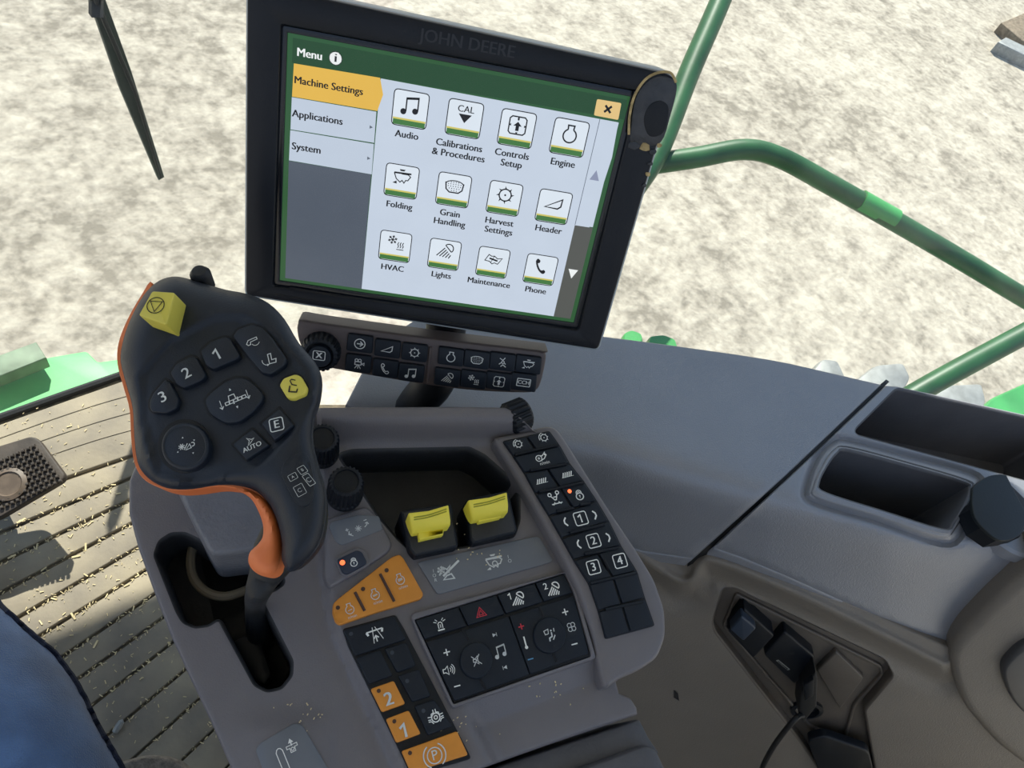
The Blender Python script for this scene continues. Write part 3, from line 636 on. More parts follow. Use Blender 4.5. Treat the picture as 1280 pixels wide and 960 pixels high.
# round speaker pod at the right edge
pdv = thing('vent_pod', 'rounded beige pod with dark vent at the lower right corner', 'vent', WALL(1260, 850, 0))
q = MB(); po = cr([(1191, 815), (1200, 870), (1222, 905), (1262, 945), (1320, 975), (1400, 960), (1430, 860), (1400, 740), (1320, 700), (1280, 724), (1235, 763)], 5); q.solid(po, WALL, wallm, .012, -.03, 12, .01, step=14, rs=10, n=6); q.build('pod_body', pdv, ang=60)
q = MB(); q.solid(cr([(1254, 845), (1262, 825), (1290, 806), (1340, 810), (1360, 850), (1340, 900), (1300, 905), (1268, 880)], 5), WALL, mat('dark vent plastic', S(66, 66, 68), .4, var=.05), .022, .01, 5, .006, rs=6); q.build('vent_disc', pdv)
# round black swivel cap on the console
q = MB(); p = Pen(q, WALL, 845, 869, .0005, 7, (.35, .93), mat('dark scuff', S(24, 24, 24), .8, var=.1)); p.fill([(-1, 0), (-.3, .25), (1.1, .1), (.4, -.3)]); tag(q.build('scuff_mark', wr), 'x', 'x'); del wr.children[0]['category'], wr.children[0]['label']
cp = thing('round_cap_holder', 'round black lidded cap standing right of the small console pocket', 'cap', SIDE(1250, 650))
def sk(pts): return c(1000, 470, 4.175, pts)
q = MB(); cc = SIDE(*sk([(1050, 760)])[0], -.012); q.lathe(cc, UP, [(.046, 0), (.046, .014), (.043, .017), (.036, .018), (0, .018)], sidem, 40); q.build('socket_ring', cp)
q = MB(); q.solid([(x, y) for x, y in sk([(900, 690), (930, 640), (1100, 560), (1240, 700), (1150, 840), (1040, 852), (950, 790)])], SIDE, blk2, .022, .0, 2, .003, rs=5); 
p = Pen(q, SIDE, *sk([(990, 812)])[0], .0085, 7, (.9, .45), teal); q.solid(sk([(940, 770), (950, 765), (1042, 822), (1040, 846), (985, 822)]), SIDE, teal, .023, .02, .3, .0005); q.build('cap_body', cp)
LD = Plane(SIDE(*sk([(1040, 690)])[0], .034), (UP + W(V((-.3, .5, 0))) * .3))
q = MB(); q.solid(cr(sk([(903, 582), (935, 552), (985, 522), (1040, 512), (1078, 516)]), 4, False) + cr(sk([(1130, 620), (1180, 720), (1165, 800), (1120, 848), (1050, 858), (985, 820), (915, 740), (898, 660)]), 4, False), LD, mat('matt black lid', S(16, 26, 30), .5, bump=.1, var=.05), 0, -.004, 1, .001, bottom=True, rs=5); q.build('lid', cp)
# ================================================================ ARMREST
PLB = [(398, 560), (400, 640), (404, 700), (409, 745), (420, 790), (440, 835), (500, 965), (530, 1030)]
def lined(x, y, a, b_): dx, dy = b_[0] - a[0], b_[1] - a[1]; L = math.hypot(dx, dy); return ((y - a[1]) * dx - (x - a[0]) * dy) / L
def hA(x, y):
    h = .008 * ss((side_of(x, y, PLB) + 8) / 16)
    h += .024 * ss((562 - y) / 46) * ss((x - 300) / 60)
    if x > 540:
        t = max(0, min(1, lined(x, y, (575, 882), (740, 817)) / 32)); h -= .012 * t * ss((x - (512 + .528 * (y - 768))) / 20)
    if x < 420: h += .006 * ss((y - 880) / 40) * ss(1 - abs(x - 355) / 90)
    return h
def PA(x, y, h=0.0): return ARM(x, y, hA(x, y) + h)
ar = thing('armrest_console', 'grey armrest control console with keypads, knobs and yellow levers below the display', 'console', ARM(500, 780, -.3))
def k8(pts): return c(130, 650, 3.097, pts)
slot = rnd(k8([(205, 135), (222, 88), (262, 62), (310, 60), (345, 76), (430, 120), (640, 120), (690, 240), (660, 262), (600, 285), (592, 300), (606, 325), (720, 548), (718, 598), (682, 643), (632, 654), (590, 632), (455, 382), (435, 378), (400, 400), (352, 406), (312, 388), (290, 350)]), 4)
rec = rnd([(427, 570), (440, 566), (586, 563), (604, 572), (646, 609), (646, 650), (640, 668), (584, 680), (520, 690), (500, 672), (474, 642)], 3)
house = cr([(160, 600), (172, 575), (200, 550), (300, 515)], 5, False) + [(400, 507), (560, 506), (632, 507), (645, 512), (668, 535), (690, 545), (800, 760), (795, 830), (772, 852), (776, 866), (790, 872), (798, 884), (799, 893), (690, 930), (600, 962), (585, 1010), (300, 1010), (288, 960), (262, 900), (238, 850), (213, 795), (190, 735), (172, 685), (160, 640)]
q = MB(); q.solid(house, ARM, grey, 0, -.06, 5, .006, hf=hA, step=6, rs=7, holes=[slot, rec], hole_h=-.045, mhole=hole, n=5); q.build('housing', ar, ang=45)
q = MB(); q.cap([off(ccw(rec), 12)], ARM, hole, None, lambda x, y: -.035); q.build('tray_floor', ar)
q = MB(); q.cap([off(ccw(slot), 12)], ARM, hole, None, lambda x, y: -.062)
q.tube(cr([tuple(ARM(x, y, -.03)) for x, y in k8([(350, 80), (335, 160), (350, 230), (400, 280), (470, 296), (560, 268), (640, 230)])], 6, False), .0032, tube_m, 10)
q.solid(rnd(k8([(500, 470), (560, 440), (610, 470), (650, 600), (620, 640), (580, 620)]), 4), ARM, blk2, -.04, -.06, 2, .003); q.build('lever_gate', ar, label='black shift gate opening with a beige cable inside')
# console body below down to the floor
q = MB(); q.solid([(230, 620), (330, 560), (600, 540), (660, 560), (760, 780), (740, 850), (700, 900), (560, 1000), (330, 1000), (290, 900)], ARM, blk2, -.062, -.2, 4, .005, bottom=True); q.build('underbody', ar)
q = MB(); q.solid([(380, 700), (560, 650), (660, 900), (440, 980)], ARM, blk2, -.19, -.64, 4, .005, bottom=True); q.build('pedestal', ar)
# base block of the hydro handle
q = MB(); q.solid(rnd([(212, 592), (345, 590), (338, 650), (318, 688), (264, 694), (242, 655)], 10, 5), ARM, mat('grained grey vinyl', S(112, 112, 116), .45, bump=.8, scale=350, var=.08), .03, -.03, 6, .006, rs=8, n=5, step=10, taper=1); q.build('handle_base_cover', ar)
# right wing with keypad
wing = rnd([(614, 546), (655, 538), (684, 530), (697, 533), (712, 555), (758, 628), (798, 688), (820, 724), (833, 762), (834, 795), (824, 822), (800, 838), (772, 850), (757, 864), (748, 835), (738, 785), (722, 735), (700, 690), (655, 612)], 10, 4)
def PWg(x, y, h=0.0): return ARM(x, y, .021 - .010 * ss((y - 690) / 150) + h)
q = MB(); q.solid(wing, PWg, grey, 0, -.04, 6, .006, rs=6, step=12, n=5); q.build('right_wing', ar, ang=60)
Lp = [(628, 551), (641, 570), (655, 591), (669, 617), (686, 645), (702, 673), (717, 700), (736, 730), (748, 764), (757, 799)]
Rp = [(687, 538), (700, 556), (713, 579), (731, 602), (747, 626), (762, 651), (777, 682), (797, 714), (807, 748), (819, 782)]
q = MB(); q.solid(rnd(Lp + Rp[::-1], 3), PWg, blk2, .0015, -.002, 1, .001, rs=8, step=14); kb = q.build('keypad', ar)
def quad(i, u0, u1):
    l = lambda a, b_, u: (a[0] + (b_[0] - a[0]) * u, a[1] + (b_[1] - a[1]) * u)
    return [l(Lp[i], Rp[i], u0), l(Lp[i], Rp[i], u1), l(Lp[i + 1], Rp[i + 1], u1), l(Lp[i + 1], Rp[i + 1], u0)]
def shrink(p, k): return off(ccw(p), -k)
dR = (1, -.25)
keys = [(0, 0, .5, [(648, 555, 6.5, g_reel)]), (0, .5, 1, [(680, 547, 6.5, g_reel)]), (1, 0, 1, [(677, 573, 8, g_belt)]), (2, 0, .5, [(677, 601, 8, g_slats)]), (2, .5, 1, [(709, 593, 8, g_slats)]),
        (3, 0, .5, [(694, 623, 9, g_divide)]), (3, .5, 1, [(724, 618, 8, g_lock)]), (4, 0, 1, [(726, 648, 9, g_boxn('1')), (706.5, 652.5, 6, g_lp), (744, 643.5, 6, g_rp)]),
        (5, 0, 1, [(742, 676, 9, g_boxn('2')), (723, 680.5, 6, g_lp), (761, 671.5, 6, g_rp)]), (6, 0, .5, [(742, 709, 9, g_boxn('3'))]), (6, .5, 1, [(775, 701, 9, g_boxn('4'))]),
        (7, 0, .5, []), (7, .5, 1, []), (8, 0, .5, []), (8, .5, 1, [])]
for i, u0, u1, gl_ in keys:
    q = MB(); q.solid(rnd(shrink(quad(i, u0, u1), 1.3), 1.5), PWg, blk, .0035, .001, 1.2, .0012)
    for x, y, s, g_ in gl_:
        put(q, PWg, x, y, .0035, s, dR, g_)
    if (i, u0) == (3, .5): Pen(q, PWg, 712, 614, .0035, 2.4, dR, led).disk(0, 0, 1)
    if (i, u0) == (1, 0): Pen(q, PWg, 681, 578.5, .0035, 4, dR).text('n/min', 0, 0, 1.4)
    q.build('key', kb)
for a, b_ in (((644, 568), (697, 556)), ((663, 588), (708, 580)), ((674, 615), (730, 603)), ((696, 639), (717, 635)), ((725, 631), (738, 629)), ((712, 666), (755, 656)), ((731, 693), (772, 685)), ((738, 729), (796, 716)), ((757, 762), (803, 752)), ((755, 699), (761, 711))):
    q = MB(); q.tube([PWg(*a, .004), PWg(*b_, .004)], .0011, blk2, 8); q.build('ridge', kb)
# left strip
def k6(pts): return c(410, 760, 4.8, pts)
q = MB(); q.solid(rnd(k6([(85, 125), (405, 38), (455, 120), (852, 880), (858, 905), (500, 1010), (430, 860), (120, 230)]), 4), PA, blk2, .0015, -.003, 1, .001, rs=8, step=12); ls_ = q.build('button_strip', ar)
dL = (1, -.34)
lk = [(k6([(92, 132), (395, 47), (470, 188), (162, 288)]), blk, [(285, 160, 11, g_row)], (138, 155)),
      (k6([(168, 300), (312, 250), (390, 405), (245, 458)]), blk, [], None), (k6([(338, 245), (470, 203), (530, 345), (415, 388)]), blk, [], (385, 268)), (k6([(420, 408), (545, 365), (618, 528), (505, 565)]), blk, [], (475, 438)),
      (k6([(255, 485), (395, 435), (465, 575), (325, 625)]), orkey, '2', (305, 497)), (k6([(348, 665), (485, 613), (558, 755), (412, 810)]), orkey, '1', (398, 680)),
      (k6([(518, 588), (637, 548), (748, 710), (600, 765)]), blk, [(647, 657, 10.5, g_axle)], (572, 617)), (k6([(442, 858), (775, 738), (842, 882), (500, 990)]), orkey, [(640, 885, 15, g_park)], (492, 870))]
for pts, mm, gg, dot in lk:
    q = MB(); q.solid(rnd(pts, 3), PA, mm, .0045 if mm is orkey else .0035, .001, 1.3, .0012, rs=6, step=8); hh = .0045 if mm is orkey else .0035
    if isinstance(gg, str):
        x, y = k6([(365, 548) if gg == '2' else (460, 735)])[0]; Pen(q, PA, x, y, hh, 10, dL, wgrey).text(gg, 0, 0, 2.3, .03)
    else:
        for x, y, s, g_ in gg: x, y = k6([(x, y)])[0]; put(q, PA, x, y, hh, s, dL, g_, wgrey if mm is orkey else white)
    if dot: x, y = k6([dot])[0]; Pen(q, PA, x, y, hh, 2.6, dL, darkp if mm is orkey else ledoff).disk(0, 0, 1)
    q.build('key', ls_, label='orange key' if mm is orkey else None)
q = MB(); q.solid(rnd(k6([(500, 22), (535, 60), (925, 915), (905, 925), (855, 880), (455, 110), (420, 30)]), 3), PA, grey, .004, -.002, 1.2, .0015, rs=8); 
# engine speed buttons
def k4(pts): return c(400, 660, 4.923, pts)
eo = rnd(k4([(440, 178), (490, 160), (515, 185), (638, 405), (625, 435), (330, 525), (125, 596), (95, 580), (75, 520), (80, 465), (110, 435)]), 3)
q = MB(); q.solid(eo, PA, orkey, .004, -.001, 1.5, .0015, rs=8, step=14)
for (a, b_) in (((215, 395), (275, 510)), ((370, 283), (457, 452))):
    a, b_ = k4([a])[0], k4([b_])[0]; q.tube([PA(*a, .0042), PA(*b_, .0042)], .001, darkp, 8)
eb = q.build('engine_speed_keys', ar, label='orange engine speed keys')
for (x, y), (dx, dy), kk in (((182, 497), (110, 490), 0), ((338, 408), (265, 375), 1), ((492, 315), (410, 260), 2)):
    q = MB(); x, y = k4([(x, y)])[0]; put(q, PA, x, y, .0042, 8.5, (1, -.34), g_rpm(kk), wgrey); x, y = k4([(dx, dy)])[0]; Pen(q, PA, x, y, .0042, 2.7, (1, 0), darkp).disk(0, 0, 1); q.build('key_symbol', eb)
# lock key + raised island + knob plate
def k1(pts): return c(380, 500, 4.267, pts)
q = MB(); q.solid(rnd(k1([(95, 640), (330, 560), (395, 620), (475, 760), (455, 810), (320, 900), (130, 1010), (100, 960)]), 8), PA, grey, .003, -.003, 4, .003, rs=8, step=12); q.build('control_island', ar, ang=60)
q = MB(); q.solid(rnd(k1([(132, 668), (150, 648), (290, 612), (400, 618), (422, 690), (200, 776), (165, 752)]), 3), PA, plate, .0038, .002, .8, .0006)
for x, y, g_, s in ((225, 690, None, 0), (290, 685, None, 0), (340, 655, None, 0)): pass
x, y = k1([(290, 685)])[0]; p = Pen(q, PA, x, y, .0038, 10, (1, -.35), wgrey); g_snow(p, 0, 0, .42, .1, 8)
p.line([(-1.2, .05), (-1.35, -.35), (-1.0, -.4)], .14); p.line([(-1.35, -.35), (-.9, -.7)], .1); p.line([(-1.6, .3), (-1.2, .3)], .12); p.line([(-1.4, .1), (-1.4, .5)], .12)
p.line([(.8, -.1), (1.15, .1), (1.25, .35)], .12); p.line([(1.0, .35), (1.3, .4), (1.4, .1)], .12); p.line([(.95, .75), (1.35, .75)], .12); q.build('knob_label_plate', ar)
q = MB(); q.solid(rnd(k1([(162, 845), (275, 785), (320, 795), (352, 850), (350, 880), (235, 945), (200, 935)]), 3), PA, grey, .0055, .002, 1.5, .0015); q.solid(rnd(k1([(175, 850), (280, 800), (308, 808), (336, 860), (332, 875), (230, 930), (205, 922)]), 3), PA, mat('navy lock key', S(34, 44, 62), .5, var=.05), .0075, .004, 1.2, .0012)
x, y = k1([(265, 862)])[0]; put(q, PA, x, y, .0075, 7.5, (1, -.2), g_lock); x, y = k1([(205, 867)])[0]; Pen(q, PA, x, y, .0078, 3.4, (1, 0), led).disk(0, 0, 1); q.build('lock_key', ar)
def knob(px, py, R, H):
    top = ARM(px, py, 0); q = MB(); r = R / F * (top - CAM).dot(ray(px, py).normalized()) ; o = PA(px, py, 0)
    # top face centre must land on (px,py): walk down the normal from there
    tc_ = ARM(px, py, .008 + .004 + H); o = tc_ - ARM.n * H
    q.lathe(o, ARM.n, [(r * 1.02, -.002), (r * 1.02, .002), (r * .96, .003), (r * .92, H - .003), (r * .84, H - .0008), (r * .72, H), (r * .66, H), (r * .62, H - .0014), (0, H - .0014)], blk2, 96, 24, r * .035, (2, 4)); return q
knob(433, 601, 21, .026).build('knurled_knob', ar); knob(403, 547, 20, .026).build('knurled_knob', ar)
q = MB(); a, b_ = ARM(636, 524, .020), ARM(658, 515, .020); ax = (b_ - a).normalized(); L = (b_ - a).length
q.lathe(a - ax * .002, ax, [(.010, 0), (.0125, .002), (.0125, L), (.011, L + .002), (0, L + .002)], blk2, 72, 18, .0006, (1, 2)); q.build('thumb_wheel', ar)
# levers
def lever(hp, yp, tp, tag_):
    hs = rnd(k1(hp), 3); q = MB(); q.solid(hs, PA, blk2, .010, -.03, 2.5, .004, rs=5); 
    mid = off(ccw(hs), -3.2); q.solid(mid, PA, hole, .0105, .008, 1, .0008); q.build('lever_housing', ar)
    ys = [p[1] for p in k1(yp)]; y0, y1 = min(ys), max(ys)
    def hy(x, y): t = (y - y0) / (y1 - y0); return .012 * (1 - t) ** 1.2 + .004 * math.sin(t * math.pi)
    q = MB(); q.solid(rnd(k1(yp), 2), PA, yel, .018, .009, 1.6, .003, hf=hy, step=4, rs=4); q.solid(rnd(k1(tp), 1), PA, yel, .017, .009, 1.2, .002)
    for dy in (26, 38):
        a, m_, b_ = [(yp[0][0] + 30, yp[0][1] + dy), (yp[1][0], yp[1][1] + dy * .95), (yp[2][0] - 12, yp[2][1] + dy)]
        w = k1([a, m_, b_]); w = cr(w, 5, False); q.tube([PA(x, y, .0177 + hy(x, y)) for x, y in w], .0006, mat('yellow groove', S(160, 156, 40), .5, var=.05), 6)
    q.build('lever_paddle', ar, label='yellow lever paddle')
lever([(512, 592), (560, 580), (780, 548), (792, 560), (826, 770), (815, 788), (592, 836), (560, 800)], [(556, 600), (665, 588), (772, 556), (784, 640), (782, 668), (690, 690), (578, 712)], [(608, 690), (748, 665), (745, 716), (615, 746)], 0)
lever([(862, 535), (880, 522), (1080, 480), (1095, 486), (1142, 690), (1130, 712), (906, 768), (884, 740)], [(874, 532), (990, 516), (1084, 488), (1092, 560), (1090, 598), (1000, 622), (898, 645)], [(925, 625), (1056, 598), (1052, 625), (932, 652)], 1)
# label plate
q = MB(); q.solid(rnd([(522, 704), (528, 701), (671, 670), (676, 673), (691, 700), (688, 703), (552, 742), (546, 742)], 2), PA, plate, .0012, -.001, .7, .0006)
x, y = k4([(800, 275)])[0]; put(q, PA, x, y, .0012, 15, (1, -.15), g_unload, wgrey); x, y = k4([(1075, 212)])[0]; put(q, PA, x, y, .0012, 12, (1, -.2), g_machine, wgrey)
for t, x, y in (('I', 698, 265), ('O', 704, 293), ('R', 712, 321), ('I', 1158, 178), ('O', 1168, 203)): x, y = k4([(x, y)])[0]; Pen(q, PA, x, y, .0012, 4, (1, -.15), wgrey).text(t, 0, 0, 1.5)
q.build('lever_label_plate', ar)
# climate panel
def k5(pts): return c(510, 710, 5.333, pts)
q = MB(); cf = rnd(k5([(20, 330), (30, 300), (1050, 20), (1075, 40), (1135, 165), (1255, 590), (1245, 610), (305, 935), (285, 915), (80, 480)]), 3); co = rnd(k5([(45, 345), (1045, 35), (1105, 165), (1220, 575), (1215, 590), (305, 905), (110, 480)]), 2)
q.solid(cf, PA, grey, .004, -.004, 1.5, .002, holes=[co], rs=10); q.build('panel_frame', ar)
def PC(x, y, h=0.0): return ARM(x, y, .010 + h)
q = MB(); q.solid(co, PC, blk2, .0, -.012, 1, .001, rs=10); cl = q.build('climate_panel', ar)
dC = (1, -.27); e = [(45, 345), (1045, 35)]; f = [(110, 480), (1105, 165)]
def lerp2(a, b_, t): return (a[0] + (b_[0] - a[0]) * t, a[1] + (b_[1] - a[1]) * t)
us = [0.0, .29, .545, .80, 1.0]
for i, (g_, px, py, s, mm) in enumerate(((g_beacon, 215, 380, 8.5, white), (g_hazard, 485, 297, 7.5, redp), (None, 725, 205, 0, white), (None, 962, 140, 0, white))):
    a, b_ = us[i], us[i + 1]; q = MB(); q.solid(rnd(shrink(k5([lerp2(*e, a), lerp2(*e, b_), lerp2(*f, b_), lerp2(*f, a)]), 1), 1.2), PC, blk, .0025, -.001, 1, .001)
    x, y = k5([(px, py)])[0]
    if g_: put(q, PC, x, y, .0025, s, dC, g_, mm)
    else:
        p = Pen(q, PC, x, y, .0025, 8.5, dC); g_light(Pen(q, PC, x + 1.5, y + .5, .0025, 9.5, dC), .16); p.text('12'[i - 2], -.85, .55, 1.25, .02)
    q.build('key', cl)
bot = k5([(116, 492), (1108, 178), (1212, 572), (308, 892)])
pen_items = [(258, 562, 5.2, g_plus, white), (275, 680, 8.5, g_spk, white), (328, 787, 5, g_minus, white), (578, 445, 4.5, g_next, wgrey), (618, 555, 9, g_note, wgrey), (645, 663, 4.5, g_prev, wgrey), (755, 390, 4.5, g_plus, redp), (782, 497, 8, g_thermo, white), (817, 607, 4.5, g_minus, bluep), (1048, 293, 4.8, g_plus, white), (1090, 393, 7, g_fan, wgrey), (1110, 507, 4.8, g_minus, white)]
for side in (0, 1):
    a, b_ = (0, .56) if side == 0 else (.56, 1)
    q = MB(); pl_ = [lerp2(bot[0], bot[1], a), lerp2(bot[0], bot[1], b_), lerp2(bot[3], bot[2], b_), lerp2(bot[3], bot[2], a)]
    q.solid(rnd(shrink(pl_, .8), 2), PC, blk, .002, -.001, 1, .001, rs=12)
    for x, y, s, g_, mm in pen_items:
        if (x < 700) == (side == 0): X, Y = k5([(x, y)])[0]; put(q, PC, X, Y, .002, s, dC, g_, mm)
    for gx in ((365, 410, 405, 480), (480, 745, 520, 810)) if side == 0 else ((875, 258, 900, 320), (965, 565, 990, 625)):
        a1, b1 = k5([gx[:2]])[0], k5([gx[2:]])[0]; q.tube([PC(*a1, .002), PC(*b1, .002)], .0009, blk2, 6)
    q.build('dial_pad', cl)
    cx, cy = k5([(457, 615), (947, 445)])[side:side + 1][0]; circ = [(cx + 20.5 * math.cos(t / 36 * 2 * math.pi), cy + 23 * math.sin(t / 36 * 2 * math.pi)) for t in range(36)]
    q = MB(); q.solid(circ, PC, blk, .0048, .001, 2, .0018, mtop=blk, taper=.5); put(q, PC, cx, cy, .0048, 8, dC, g_mute if side == 0 else g_defrost, wgrey); q.build('rocker_dial', cl)
# slider plate at lower left, ledge, drawer, cushion
def k7(pts): return c(300, 840, 4.923, pts)
q = MB(); q.solid(rnd(k7([(95, 480), (120, 440), (330, 315), (385, 325), (570, 640), (590, 760), (250, 800), (150, 620)]), 4), PA, plate, .0012, -.001, .8, .0008, rs=10, step=12)
p = Pen(q, PA, *k7([(270, 560)])[0], .0013, 10, (.88, -.5), white); p.line([(-.45, -5), (-.45, 1.6), (-.25, 1.95), (.0, 2.05), (.25, 1.95), (.45, 1.6), (.45, -5)], .12)
p = Pen(q, PA, *k7([(320, 460)])[0], .0013, 8, (.9, -.43), white); p.line([(-.9, -.1), (-.4, -.1), (-.4, -.8), (.4, -.8), (.4, -.1), (.9, -.1), (.9, .35), (-.9, .35)], .12, True); p.fill([(-.45, .7), (.45, .7), (0, 1.4)]); p.line([(0, .2), (0, .8)], .2); p.circ(0, -.35, .25, .12); q.build('slider_label_plate', ar)
q = MB(); q.solid(rnd([(575, 1000), (598, 966), (690, 935), (800, 898), (812, 922), (826, 942), (700, 985), (600, 1040)], 4), ARM, greyd, -.016, -.12, 3, .005, rs=10); q.build('drawer_front', ar)
cu = thing('arm_cushion', 'dark grey padded arm cushion at the bottom edge of the console', 'cushion', ARM(760, 1000, -.1))
q = MB(); q.solid(rnd([(640, 990), (720, 962), (808, 930), (822, 936), (838, 970), (850, 1100), (760, 1200), (660, 1200)], 8), ARM, greyd, -.006, -.015, 5, .008, rs=10, step=16, n=5, bottom=True); q.build('pad', cu)
q = MB()
for k in range(60):
    x, y = random.choice(((695, 872), (580, 905), (400, 900), (360, 885), (560, 660), (600, 690), (700, 860))); x += random.gauss(0, 22); y += random.gauss(0, 7)
    if not (inside(x, y, house)): continue
    o = PA(x, y, .0055); th = random.uniform(0, 3.14); d = V((math.cos(th), math.sin(th), 0)); L = random.uniform(.0002, .0007)
    q.box(o - ARM.n * .004, d * L, d.cross(UP) * .0003, UP * .0003, straw)
tag(q.build('dust_crumbs', None, False), 'tiny pale crumbs scattered over the armrest console', 'crumbs', kind='stuff')
# ================================================================ DISPLAY
dp = thing('display', 'large tilted touchscreen display in a dark housing showing a settings menu', 'display', MON(540, 410, -.03))
mo = rnd([(306, -26), (838, 90), (848, 100), (750, 441), (304, 372)], 9, 5)
def PM(x, y, h=0.0): return MON(x, y, h)
scr_o = [(360.3, 42.2), (786.9, 121.9), (716.5, 402.7), (350.5, 350)]
bez_i = off(ccw(scr_o), 1.0); 
q = MB(); q.solid(mo, PM, bezt, .001, -.026, 4, .006, rs=25, bottom=True, mtop=bezm, taper=-3); q.build('shell', dp)
q = MB(); q.solid(off(ccw(mo), -2.5), PM, bezm, .0065, .0, 2.5, .003, holes=[rnd(off(ccw(scr_o), 9), 3)], hole_h=.001); 
q.solid(off(ccw(scr_o), 9.5), PM, mat('gloss black screen border', S(14, 20, 28), .2, var=.05, spec=.5), .0035, 0, .8, .001, holes=[bez_i])
q.tube([PM(*p_, .0045) for p_ in ((362, 360), (540, 388), (712, 414))], .0012, bezm, 8)
q.tube([PM(*p_, .0062) for p_ in ((344, 368), (540, 400), (716, 428))], .0010, bezm, 8); q.build('bezel', dp)
p = None; q = MB(); p = Pen(q, PM, 585, 55, .0066, 9, (1, .19), mat('embossed letters', S(11, 15, 22), .3, var=.05)); p.text('JOHN DEERE', 0, 0, 2.35, .02); q.build('embossed_lettering', dp)
q = MB(); arc = cr([(786, 168), (787, 145), (793, 120), (806, 100), (822, 91), (838, 91), (845, 103)], 5, False); q.tube([PM(x, y, .0068) for x, y in arc], .0009, cream, 6)
for n_, (px, py, s) in enumerate(((792, 182, 9), (806, 184, 8), (816, 190, 6), (824, 182, 4), (813, 205, 4), (810, 218, 4), (806, 232, 3.5))):
    pts = [(px + s * (1 + .5 * random.random() - .3) * math.cos(k * .7) * .9, py + s * (.5 + .3 * random.random()) * math.sin(k * .7)) for k in range(9)]; q.solid(pts, PM, cream if n_ % 2 else glue, .0072, .006, .5, .0004)
q.solid(cr([(789, 160), (794, 125), (808, 103), (825, 95), (842, 100), (846, 112), (838, 145), (826, 178), (800, 184), (788, 178)], 4), PM, glue, .0069, .006, .4, .0004)
q.solid(cr([(805, 150), (812, 132), (826, 126), (836, 136), (830, 165), (812, 170)], 4), PM, blk2, .0073, .0065, .4, .0003); q.build('peeled_sticker', dp, label='torn cream edged sticker residue on the top right corner')
q = MB(); q.solid(off(ccw(scr_o), 2), PM, s_green, .0025, 0, .3, .0003); sn = q.build('screen', dp)
HS = .0026
def flat(nm, pts, m, h, r=0, extra=None, label=None):
    q = MB(); q.cap([rnd(pts, r) if r else ccw(pts)], PM, m, None, lambda x, y: h)
    if extra: extra(q)
    return q.build(nm, sn, False, label=label)
def mdir(x, y): # picture directions of the screen's own axes
    o = PM(x, y); a = o + MU * .01; v = a - CAM; i = V((v.dot(W(V((1, 0, 0)))), v.dot(W(V((0, 1, 0)))), v.dot(W(V((0, 0, 1))))))
    return (640 + i.x / i.z * F - x, 480 + i.y / i.z * F - y)
def mt(q, t, x, y, size, m=s_ink, bold=.03, left=False): Pen(q, PM, x, y, HS + .0006, size, mdir(x, y), m).text(t, 0, 0, 1.0, bold, left=left)
def u1(pts): return c(290, 0, 4.267, pts)
def u2(pts): return c(560, 0, 4.267, pts)
def u4(pts): return c(560, 200, 4.267, pts)
def u3(pts): return c(290, 200, 4.267, pts)
def e_(q):
    mt(q, 'Menu', 387, 68, 14.5, s_wh, .03); p = Pen(q, PM, 419.5, 73, HS + .0004, 8, mdir(419, 73), s_wh); p.disk(0, 0, 1); p.circ(0, 0, 1, .12, m=s_ink); p.text('i', 0, .05, 1.9, .05, m=s_ink)
flat('title_bar', [(366, 47), (784, 125), (782, 150), (365, 78.5)], s_dgreen, HS + .0001, extra=e_)
flat('menu_tab', u1([(330, 338), (790, 415), (806, 505), (775, 592), (320, 515)]), s_yel, HS + .0004, extra=lambda q: mt(q, 'Machine Settings', 411, 107.5, 13.0), label='amber highlighted menu tab')
def arr(x, y): return lambda q: Pen(q, PM, x, y, HS + .0007, 2.2, mdir(x, y), s_line).fill([(-.9, 1), (-.9, -1), (1, 0)])
flat('menu_tab', u1([(319, 518), (770, 596), (758, 762), (312, 690)]), s_ltab, HS + .0003, extra=lambda q: (mt(q, 'Applications', 397, 147, 13.0), arr(464, 159)(q)))
flat('menu_tab', u1([(311, 694), (757, 768), (745, 930), (304, 855)]), s_ltab, HS + .0003, extra=lambda q: (mt(q, 'System', 383, 185.5, 13.0), arr(461, 198)(q)))
flat('empty_sidebar', [(361, 201), (464, 218), (452, 361), (356.5, 347.5)], s_grey, HS + .0002)
flat('menu_page', [(476, 98), (773, 153), (765, 197), (700, 396.5), (452, 361)], s_bg, HS + .0001)
flat('scroll_track', [(749, 149), (773.5, 153.5), (741, 284), (718.5, 281)], s_bg, HS + .0002, extra=lambda q: (Pen(q, PM, 744, 220, HS + .0004, 6, mdir(744, 220), s_arrow).fill([(-1, -.9), (1, -.9), (0, 1.2)]), [q.cap([ccw([(749.5, 149), (750.3, 149), (719.2, 281), (718.4, 281)])], PM, s_line, None, lambda x, y: HS + .0005)]))
flat('scroll_track', [(718.5, 281.5), (741, 285), (713, 398.5), (692, 395.5)], s_gr2, HS + .0003, extra=lambda q: Pen(q, PM, 715.5, 342, HS + .0005, 6, mdir(715, 342), s_wh).fill([(-1, .9), (1, .9), (0, -1.1)]), label='dark lower scroll track')
flat('close_button', u2([(795, 528), (925, 550), (908, 640), (778, 615)]), s_cl, HS + .0005, 2, extra=lambda q: Pen(q, PM, 760, 136.5, HS + .0007, 5, mdir(760, 136), s_ink).line([(-.8, -.8), (.8, .8)], .55) or Pen(q, PM, 760, 136.5, HS + .0007, 5, mdir(760, 136), s_ink).line([(-.8, .8), (.8, -.8)], .55), label='amber close button with a cross')
